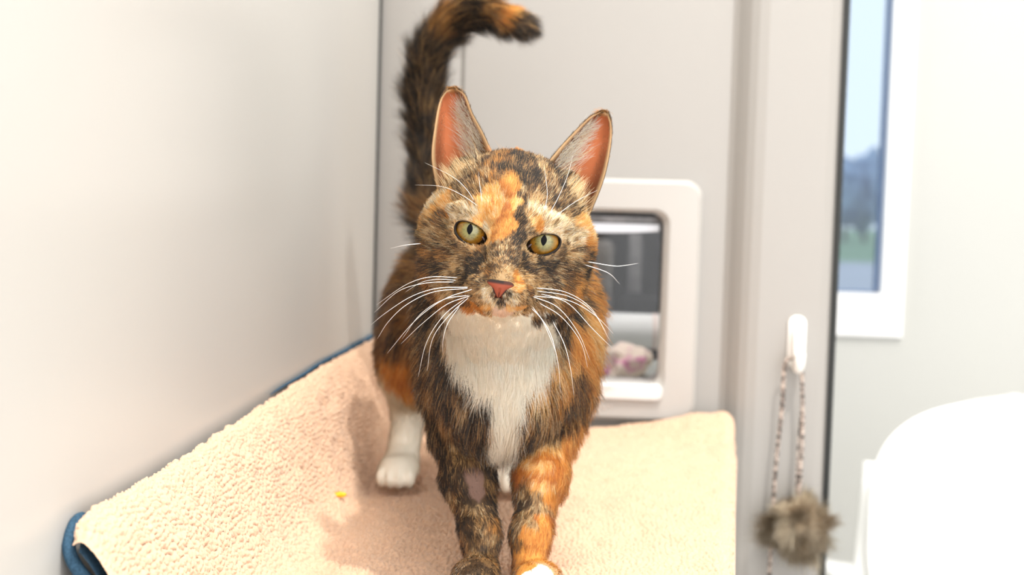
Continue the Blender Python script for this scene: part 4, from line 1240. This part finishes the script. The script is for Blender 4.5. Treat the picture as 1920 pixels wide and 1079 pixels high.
def make_fur(roots, nrm, colr, length, flow, K=4, lift=.55, curl=.35, rmul=1.0, rbase=.00006, jit=.18, clump=.5, cscale=.004, droop=0.0, rng=RNG):
    n = len(roots)
    t = flow - nrm*(flow*nrm).sum(1, keepdims=True)
    tl_ = np.linalg.norm(t, axis=1, keepdims=True)
    t = np.where(tl_ > 1e-4, t/(tl_ + 1e-9), 0)
    ls = length*(.7 + .5*rng.random(n))
    d0 = nrm*lift + t*(1 - lift*.5) + rng.normal(size=(n, 3))*jit + vnoise3(roots, cscale, 201)*clump*.55
    d0 /= np.linalg.norm(d0, axis=1, keepdims=True)
    d1_ = nrm*(lift*.25) + t + rng.normal(size=(n, 3))*jit*.8 + vnoise3(roots, cscale, 201)*clump*1.0 + vnoise3(roots, cscale*2.6, 231)*clump*.6
    d1_[:, 2] -= droop
    d1_ /= np.linalg.norm(d1_, axis=1, keepdims=True)
    pts = np.zeros((n, K, 3)); pts[:, 0] = roots - nrm*.0004
    for k in range(1, K):
        a = (k - .5)/(K - 1)
        d = d0*(1 - a) + d1_*a
        d /= np.linalg.norm(d, axis=1, keepdims=True)
        pts[:, k] = pts[:, k-1] + d*(ls/(K - 1))[:, None]
    # stay outside the skin a little
    rad = np.linspace(1, .25, K)[None]*(rbase*rmul)*(.8 + .4*rng.random((n, 1)))
    fn = nrm*.75 + (pts[:, -1] - pts[:, 0])/(ls[:, None] + 1e-9)*.35
    fn /= np.linalg.norm(fn, axis=1, keepdims=True)
    return pts, rad, colr, fn

def sample(face_w, n, rng=RNG):
    p = face_w/face_w.sum()
    f = rng.choice(len(face_w), n, p=p)
    u, v = rng.random(n), rng.random(n)
    a, b, c, d = (FV[f, i] for i in range(4))
    wts = np.stack([(1-u)*(1-v), u*(1-v), u*v, (1-u)*v], 1)
    P = sum(wts[:, i:i+1]*VC[idx] for i, idx in enumerate((a, b, c, d)))
    Nn = sum(wts[:, i:i+1]*VN[idx] for i, idx in enumerate((a, b, c, d)))
    Nn = Nn/np.linalg.norm(Nn, axis=1, keepdims=True)
    return P, Nn, f
FC = VC[FV].mean(1); FN = VN[FV].mean(1)
nbody = len(SF)
isbody = np.arange(len(FV)) < nbody
FCl = w2h(FC)
headw = sstep(7.6, 6.2, np.linalg.norm(FCl - np.array([0, 3, -.5]), axis=1))
vdir = EYE - FC; vdir /= np.linalg.norm(vdir, axis=1, keepdims=True)
facing = (FN*vdir).sum(1)
vis = np.where(facing > -.35, 1.0, .30)
tailw = ((FC[:, 2] > .24) & (FC[:, 1] > 1.0)) * 1.0
fw_head = FA*isbody*headw*np.where(facing > -.3, 1, .35)*(1 + 1.6*sstep(.6, -1.0, FCl[:, 1]))
fw_body = FA*isbody*(1 - headw)*vis*(1 + 1.2*tailw)*np.where(FC[:, 1] > .98, .75, 1)
M_fur = fur_mat('cat_fur', .25, .05)
parts = []
def keep_mask(P):
    Pl = w2h(P)
    ok = np.ones(len(P), bool)
    for s in (0, 1):
        ok &= ~((eye_open(Pl, s) < .035) & (Pl[:, 1] < 2.2) & (np.abs(Pl[:, 0] - EYE_C[s][0]) < 1.5))
    # bare nose leather
    nw_ = np.interp(NOSE_Z - Pl[:, 2], [d*.88 - .03 for d, _ in NOSE_ROWS], [w for _, w in NOSE_ROWS], left=0, right=0)
    ok &= ~((np.abs(Pl[:, 0]) < nw_ - .04) & (Pl[:, 1] < -1.5))
    return ok
NHEAD, NBODY = 240000, 230000
P, Nn, _ = sample(fw_head, NHEAD)
m = keep_mask(P); P, Nn = P[m], Nn[m]
F_, L_ = flow_and_len(P); C_, W_ = coat_color(P, True, RNG)
parts.append(make_fur(P, Nn, C_, L_, F_, 4, lift=.42, jit=.13, clump=.35, cscale=.0035, rbase=.000085))
P, Nn, _ = sample(fw_body, NBODY)
F_, L_ = flow_and_len(P); C_, W_ = coat_color(P, True, RNG)
bald = W_[:, TYPES.index('G')] > .35
L_ = np.where(bald, L_*.30, L_)
tl_w = ((P[:, 2] > .24) & (P[:, 1] > 1.0))
parts.append(make_fur(P, Nn, C_, L_, F_, 4, lift=.50, jit=.16, clump=.55, cscale=.0055, rbase=.00010, droop=.25))
# ear fur: short on the backs, long pale wisps inside from the inner rim
for e in range(2):
    A, B, nr = EARS[e]
    n = 9000
    iu = RNG.random(n)*38.9; jv = RNG.random(n)*30.9
    i0, j0 = iu.astype(int), jv.astype(int)
    fu, fv = (iu - i0)[:, None], (jv - j0)[:, None]
    def bil(X): return (X[i0, j0]*(1-fu)*(1-fv) + X[i0+1, j0]*fu*(1-fv) + X[i0+1, j0+1]*fu*fv + X[i0, j0+1]*(1-fu)*fv)
    up_ear = (A[-1, 16] - A[4, 16]); up_ear /= np.linalg.norm(up_ear)
    Pb = h2w(bil(B)); Nb = (-bil(nr)) @ HB; Nb /= np.linalg.norm(Nb, axis=1, keepdims=True)
    Cb, _ = coat_color(Pb, True, RNG)
    parts.append(make_fur(Pb, Nb, Cb, np.full(n, .0028), np.broadcast_to(up_ear @ HB, (n, 3)), 4, lift=.25, jit=.12, clump=.2, rbase=.00005))
    # peach fuzz inside, darker near the inner rim
    n2 = 5000
    iu = RNG.random(n2)*38.9; jv = RNG.random(n2)*30.9; i0, j0 = iu.astype(int), jv.astype(int); fu, fv = (iu - i0)[:, None], (jv - j0)[:, None]
    v = jv/31*2 - 1; t = iu/39
    Pi = h2w(bil(A)); Ni = bil(nr) @ HB; Ni /= np.linalg.norm(Ni, axis=1, keepdims=True)
    rimm = (np.abs(v) > .80) | (v < -.35) | ((v > .5) & (t < .6))
    pick = RNG.random(n2)
    Ci = np.where((pick < .72)[:, None], PAL['dark'], np.where((pick < .92)[:, None], PAL['tan'], PAL['cream']))
    Ci = np.where((np.abs(v) > .9)[:, None], np.where((pick < .5)[:, None], PAL['gold'], PAL['cream']), Ci)
    parts.append(tuple(x[rimm] for x in make_fur(Pi, Ni, Ci, np.full(n2, .0022), np.broadcast_to(up_ear @ HB, (n2, 3)), 4, lift=.25, jit=.15, clump=.2, rbase=.000045)))
    # long wisps
    n3 = 420
    s_ = -1 if e == 0 else 1
    iu = RNG.random(n3)**1.2*25 + 1; jv = 1.5 + 8.5*RNG.random(n3); i0, j0 = iu.astype(int), jv.astype(int); fu, fv = (iu - i0)[:, None], (jv - j0)[:, None]
    Pi = h2w(bil(A)); Ni = bil(nr) @ HB; Ni /= np.linalg.norm(Ni, axis=1, keepdims=True)
    fl_ = (np.array([s_*1.0, -.25, .55]) + RNG.normal(size=(n3, 3))*.25) @ HB
    Ci = np.where((RNG.random(n3) < .3)[:, None], PAL['cream'], PAL['white'])
    parts.append(make_fur(Pi, Ni, Ci, (.012 + .012*RNG.random(n3))*(1 - .8*iu/39), fl_, 4, lift=.5, jit=.12, clump=.3, rbase=.00008))
    # tuft at the tip
    n4 = 90
    Pt = h2w(A[-1, 12:20].mean(0) + RNG.normal(size=(n4, 3))*.16*np.array([1, .4, .6]))
    Nt = np.broadcast_to((np.array([-.1*s_, .2, 1.0])) @ HB, (n4, 3))
    parts.append(make_fur(Pt, Nt, np.broadcast_to(PAL['orange'], (n4, 3)), np.full(n4, .0042), Nt + .25*np.array([s_*-1., 0, 0]), 4, lift=.8, jit=.2, clump=.3, rbase=.00006))
    # pale tufts at the ear's inner base
    n5 = 360
    base_p = hl(*( (868, 338) if e == 0 else (1080, 366)), 2.6)
    Pt = base_p + RNG.normal(size=(n5, 3))*np.array([.9, .2, .42])
    Pt = Pt[np.abs(Pt[:, 0]) < 4.9]; n5 = len(Pt)
    Pw = np.array([np.array(BVH.find_nearest(Vector(q))[0]) for q in h2w(Pt)])
    Nw = np.broadcast_to(np.array([s_*.25, -.8, .5]) @ HB, (n5, 3))
    Ci = np.where((RNG.random(n5) < .55)[:, None], PAL['cream'], PAL['tan'])
    parts.append(make_fur(Pw, Nw, Ci, .008 + .006*RNG.random(n5), np.broadcast_to(np.array([s_*.55, -.1, .75]) @ HB, (n5, 3)), 4, lift=.4, jit=.15, clump=.4, rbase=.000065))
FP = np.concatenate([p[0] for p in parts]); FR = np.concatenate([p[1] for p in parts]); FCo = np.concatenate([p[2] for p in parts]); FNn = np.concatenate([p[3] for p in parts])
hair_object('fur', FP, FR, {'fcol': FCo, 'fnrm': FNn}, M_fur, cat)
print('strands', len(FP), 'verts', len(VC))

# ------------------------------------------------------------------ eyes
M_eyeball = pmat('eye_dark_rim', lin(26, 18, 14), rough=.12, coat=1.0)
M_pupil = pmat('pupil_black', lin(5, 5, 6), rough=.35, spec=.06)
M_iris, nt, out = new_mat('iris_olive_gold')
b = nt.nodes.new('ShaderNodeBsdfPrincipled'); b.inputs['Roughness'].default_value = .25; b.inputs['Coat Weight'].default_value = .35; b.inputs['Coat Roughness'].default_value = .03
at1 = nt.nodes.new('ShaderNodeAttribute'); at1.attribute_name = 'icol'
nt.links.new(at1.outputs['Vector'], b.inputs['Base Color']); nt.links.new(b.outputs[0], out.inputs[0])
M_lid = pmat('dark_eyelid_skin', lin(24, 16, 12), rough=.6, spec=.2)
M_tear = pmat('tear_corner', lin(104, 92, 98), rough=.3, coat=.3)
def dome(name, cx_, cz_, r_in, shape, off, mat, parent, C, nr=14, na=48):
    """patch of the eyeball's front, in head-local cm"""
    V, F = [], []
    ring = [0] + list((np.arange(nr) + 1)/nr)
    for k, q in enumerate(ring):
        for a in range(na if k else 1):
            th = 2*PI*a/na
            x, z = shape(th); x, z = cx_ + x*q, cz_ + z*q
            R = EYE_R + off
            V.append(C + np.array([x, -math.sqrt(max(R*R - x*x - z*z, .01)), z]))
    for a in range(na):
        F.append((0, 1 + (a + 1) % na, 1 + a, 0))
    bm = bmesh.new(); vs = [bm.verts.new(h2w(v)) for v in V]
    for a in range(na): bm.faces.new((vs[0], vs[1 + a], vs[1 + (a + 1) % na]))
    for k in range(1, nr):
        for a in range(na):
            a2_ = (a + 1) % na
            bm.faces.new((vs[1 + (k-1)*na + a], vs[1 + k*na + a], vs[1 + k*na + a2_], vs[1 + (k-1)*na + a2_]))
    bmesh.ops.recalc_face_normals(bm, faces=bm.faces[:])
    o = from_bm(name, bm, mat, None, True)
    return o
for side in (0, 1):
    s = -1 if side == 0 else 1
    C = EYE_C[side]
    bm = bmesh.new(); bmesh.ops.create_uvsphere(bm, u_segments=40, v_segments=24, radius=EYE_R*CM)
    for v in bm.verts: v.co = Vector(h2w(C)) + v.co
    eye = from_bm('eye', bm, M_eyeball, cat, True)
    ir = .80
    iris = dome('iris', 0, 0, 0, lambda th: (ir*math.cos(th), ir*math.sin(th)), .012, M_iris, None, C, 20, 64)
    n = len(iris.data.vertices); co = np.zeros(n*3, np.float32); iris.data.vertices.foreach_get('co', co); L = w2h(co.reshape(-1, 3)) - C
    r_ = np.hypot(L[:, 0], L[:, 2])/ir; th = np.arctan2(L[:, 2], L[:, 0])
    g = np.array(lin(112, 102, 46)); o_ = np.array(lin(128, 84, 18)); dk = np.array(lin(58, 38, 14)); pale = np.array(lin(128, 126, 76))
    rw = np.stack([np.cos(th)*3, np.sin(th)*3, r_*1.2], 1)
    st = vnoise(rw*1.0, .22, 61 + side); blot = vnoise(L, .18, 71 + side)
    gold = np.clip(sstep(.45, .95, r_ + .10*st) + .35*sstep(.1, -.6, L[:, 2]), 0, 1)[:, None]
    c = g*(1 - gold) + o_*gold
    c = c + (pale - c)*(sstep(.65, .35, r_)*.5)[:, None]
    c = c*(.84 + .28*st + .18*blot)[:, None]
    spots = (vnoise(L, .07, 81 + side) > .66)[:, None]*sstep(.3, .6, r_)[:, None]
    c = c*(1 - .75*spots)
    c = c*(1 - sstep(.92, 1.0, r_))[:, None] + dk*sstep(.92, 1.0, r_)[:, None]
    at = iris.data.attributes.new('icol', 'FLOAT_VECTOR', 'POINT'); at.data.foreach_set('vector', c.clip(.005, 1).astype(np.float32).ravel())
    adopt(iris, eye)
    def slit(th):
        x, z = .165*math.copysign(abs(math.cos(th))**1.0, math.cos(th)), .31*math.copysign(abs(math.sin(th))**1.0, math.sin(th))
        x *= (1 - .45*abs(z/.31)**2)
        return x, z
    pup = dome('pupil', -.05*1 if side == 0 else -.05, .115, 0, slit, .020, M_pupil, None, C, 8, 40)
    adopt(pup, eye)
    # lids: dark wet rim round the opening, heavier below, drawn to a point at the tear duct
    path, rr_ = [], []
    a_ = math.radians(-OPEN_T)
    for k in range(61):
        th = 2*PI*k/60
        xr_, zr_ = OPEN_A*1.0*math.cos(th), (OPEN_TOP if math.sin(th) > 0 else OPEN_B)*math.sin(th)
        if math.cos(th) > 0: xr_ *= 1 + .16*math.cos(th)**6
        x = xr_*math.cos(a_) - zr_*math.sin(a_) + .06; z = xr_*math.sin(a_) + zr_*math.cos(a_) - .07
        R = 1.215; yv = -math.sqrt(max(R*R - x*x - z*z, .03))
        path.append(h2w(C + np.array([-s*x, yv, z])))
        low = .5 - .5*math.sin(th)
        rr_.append((.020 + .058*low)*CM)
    path[-1] = path[0]
    tube('eyelid', np.array(path), rr_, M_lid, cat, 8)
    # pale third eyelid in the inner corner
    tp = np.array([C + np.array([-s*x, -math.sqrt(1.17**2 - x*x - z*z), z]) for x, z in ((.70, -.20), (.80, -.32), (.86, -.44))])
    te = tube('tear_corner', h2w(catmull(list(tp), 10)), np.array([.02, .035, .045, .05, .05, .045, .04, .03, .02, .01])*CM, M_tear, None, 8)
    adopt(te, eye)

# ------------------------------------------------------------------ nose leather
rows = [(d_*.88 - .03, w_, 0) for d_, w_ in NOSE_ROWS]
nv_ = 21
V, Cc = [], []
zc = NOSE_Z
for dz, w_, _ in rows:
    for j in range(nv_):
        q = 2*j/(nv_ - 1) - 1
        x = q*w_
        y = -2.53 + .20*(dz - .02)**2*2.2 + .15*(abs(q)**2.4)*(w_/.7) + .06*max(0, dz)
        if abs(q) < .12 and dz > .05: y += .05
        V.append((x, y, zc - dz))
        pk = np.array(lin(126, 58, 38)); bk = np.array(lin(30, 22, 20))
        k = max(sstep(-.03, .05, abs(x) - float(np.interp(dz, [-.3, -.18, -.06, .04, .12, .26, .38, .46], [.80, .70, .56, .36, .27, .21, .14, .06]))), sstep(-.17, -.28, dz)*(1.0 if x < .2 else .85), .85*sstep(.16, .04, abs(x)/max(w_, .1)*1.0)*sstep(.16, .3, dz), sstep(.46, .60, dz), .8*sstep(.9, 1.0, abs(q)))
        Cc.append(pk*(1 - k) + bk*k)
idx = np.arange(len(rows)*nv_).reshape(len(rows), nv_)
F = np.stack([idx[:-1, :-1], idx[1:, :-1], idx[1:, 1:], idx[:-1, 1:]], -1).reshape(-1, 4)
M_nose, nt, out = new_mat('nose_leather')
b = nt.nodes.new('ShaderNodeBsdfPrincipled'); b.inputs['Roughness'].default_value = .6; b.inputs['Specular IOR Level'].default_value = .2
at1 = nt.nodes.new('ShaderNodeAttribute'); at1.attribute_name = 'ncol'; nt.links.new(at1.outputs['Vector'], b.inputs['Base Color']); nt.links.new(b.outputs[0], out.inputs[0])
nose = from_np('nose', h2w(np.array(V)), F, M_nose, None, True)
at = nose.data.attributes.new('ncol', 'FLOAT_VECTOR', 'POINT'); at.data.foreach_set('vector', np.array(Cc, np.float32).ravel())
ss = nose.modifiers.new('sub', 'SUBSURF'); ss.levels = ss.render_levels = 2
sd = nose.modifiers.new('thick', 'SOLIDIFY'); sd.thickness = .002; sd.offset = -1
adopt(nose, cat)

# ------------------------------------------------------------------ whiskers
M_whisk, nt, out = new_mat('white_whisker')
b = nt.nodes.new('ShaderNodeBsdfPrincipled'); b.inputs['Base Color'].default_value = (.95, .93, .9, 1); b.inputs['Roughness'].default_value = .35
b.inputs['Emission Strength'].default_value = 0
nt.links.new(b.outputs[0], out.inputs[0])
WH = [
 [(858,521),(805,520),(760,535),(706,572)], [(852,529),(800,531),(748,546),(702,586)], [(878,539),(820,541),(770,557),(722,588),(694,611)],
 [(878,541),(812,548),(762,572),(728,604),(708,635)], [(885,543),(832,562),(778,602),(726,663)], [(880,554),(832,562),(788,590),(754,636)], [(882,555),(838,571),(792,607),(752,645)],
 [(872,560),(832,592),(800,642),(784,707)], [(880,557),(842,592),(811,636),(801,696)], [(862,574),(840,606),(831,636),(830,663)], [(855,526),(822,524),(790,530),(760,548)],
 [(1005,540),(1060,548),(1106,576),(1136,622)], [(1000,555),(1060,566),(1112,618),(1147,652)], [(998,556),(1046,577),(1084,624),(1106,676)], [(1010,568),(1052,594),(1088,640),(1102,690)],
 [(998,575),(1030,622),(1046,680),(1051,737)], [(1034,598),(1058,646),(1070,694),(1076,742)], [(1015,552),(1072,566),(1116,592),(1150,626)], [(996,578),(1016,600),(1034,640),(1046,672)], [(1006,546),(1066,556),(1112,586),(1144,640)],
 [(1118,497),(1150,499),(1172,498),(1197,494)], [(1116,504),(1140,512),(1162,533)], [(786,457),(760,460),(732,466)],
 [(898,388),(866,366),(828,350),(778,347)], [(890,378),(872,352),(846,330),(796,305)], [(1024,412),(1046,372),(1064,330),(1074,292)], [(1032,414),(1062,390),(1090,372),(1120,357)], [(1018,402),(1026,370),(1024,340),(1020,314)], [(905,385),(900,350),(897,322)],
]
for pts in WH:
    r0 = hit(*pts[0], .76)
    n = len(pts)
    out_pts = [r0 + (EYE - r0)*.0006]
    side_ = 1 if pts[-1][0] > pts[0][0] else -1
    for i, (px, py) in enumerate(pts[1:]):
        t = (i + 1)/(n - 1)
        out_pts.append(up(px, py, r0[1] - .004*math.sin(t*PI)*1.5 + .010*t))
    pth = catmull(out_pts, 22)
    fine = abs(pts[0][1] - 395) < 30
    rr_ = np.interp(np.linspace(0, 1, 22), [0, .25, 1], [.00019, .00018, .00004])*(.65 if fine else 1)
    tube('whisker', pth, rr_, M_whisk, cat, 6)
# ------------------------------------------------------------------ light
def area(name, loc, target, size, power, color, shape='DISK'):
    l = bpy.data.lights.new(name, 'AREA'); l.shape = shape; l.size = size; l.energy = power; l.color = color
    o = bpy.data.objects.new(name, l); COL.objects.link(o)
    o.location = loc
    d = Vector(target) - Vector(loc)
    o.rotation_euler = d.to_track_quat('-Z', 'Y').to_euler()
    return o
area('ceiling_spotlight', (.62, -.10, 2.45), (-.06, .9, .1), .095, 50.0, (1.0, .965, .91))
area('front_fill', (.45, -.57, .75), (.45, 2, .6), 1.7, 20.0, (1.0, .975, .94), 'SQUARE')  # added soft fill from behind the camera, not an actual window
area('overhead_fill.001', (.35, .85, 2.52), (.35, .85, 0), .9, 40.0, (1.0, .96, .9), 'SQUARE')  # added overhead fill, lifts the shaded side of the fleece
area('overhead_fill', (1.5, 1.7, 2.52), (1.5, 1.7, 0), .8, 8.0, (1.0, .97, .93), 'SQUARE')  # added fill that brightens the far wall beyond the door
w = bpy.data.worlds.new('daylight'); SC.world = w; w.use_nodes = True
nt = w.node_tree
bg = nt.nodes['Background']
tc = nt.nodes.new('ShaderNodeTexCoord'); sx = nt.nodes.new('ShaderNodeSeparateXYZ'); rp = nt.nodes.new('ShaderNodeValToRGB')
nt.links.new(tc.outputs['Generated'], sx.inputs[0]); nt.links.new(sx.outputs['Z'], rp.inputs[0])
rp.color_ramp.elements[0].position = 0.0; rp.color_ramp.elements[0].color = (.94, .96, 1.0, 1)
rp.color_ramp.elements[1].position = .35; rp.color_ramp.elements[1].color = (.97, .98, 1.0, 1)
nt.links.new(rp.outputs[0], bg.inputs[0]); bg.inputs[1].default_value = 1.6
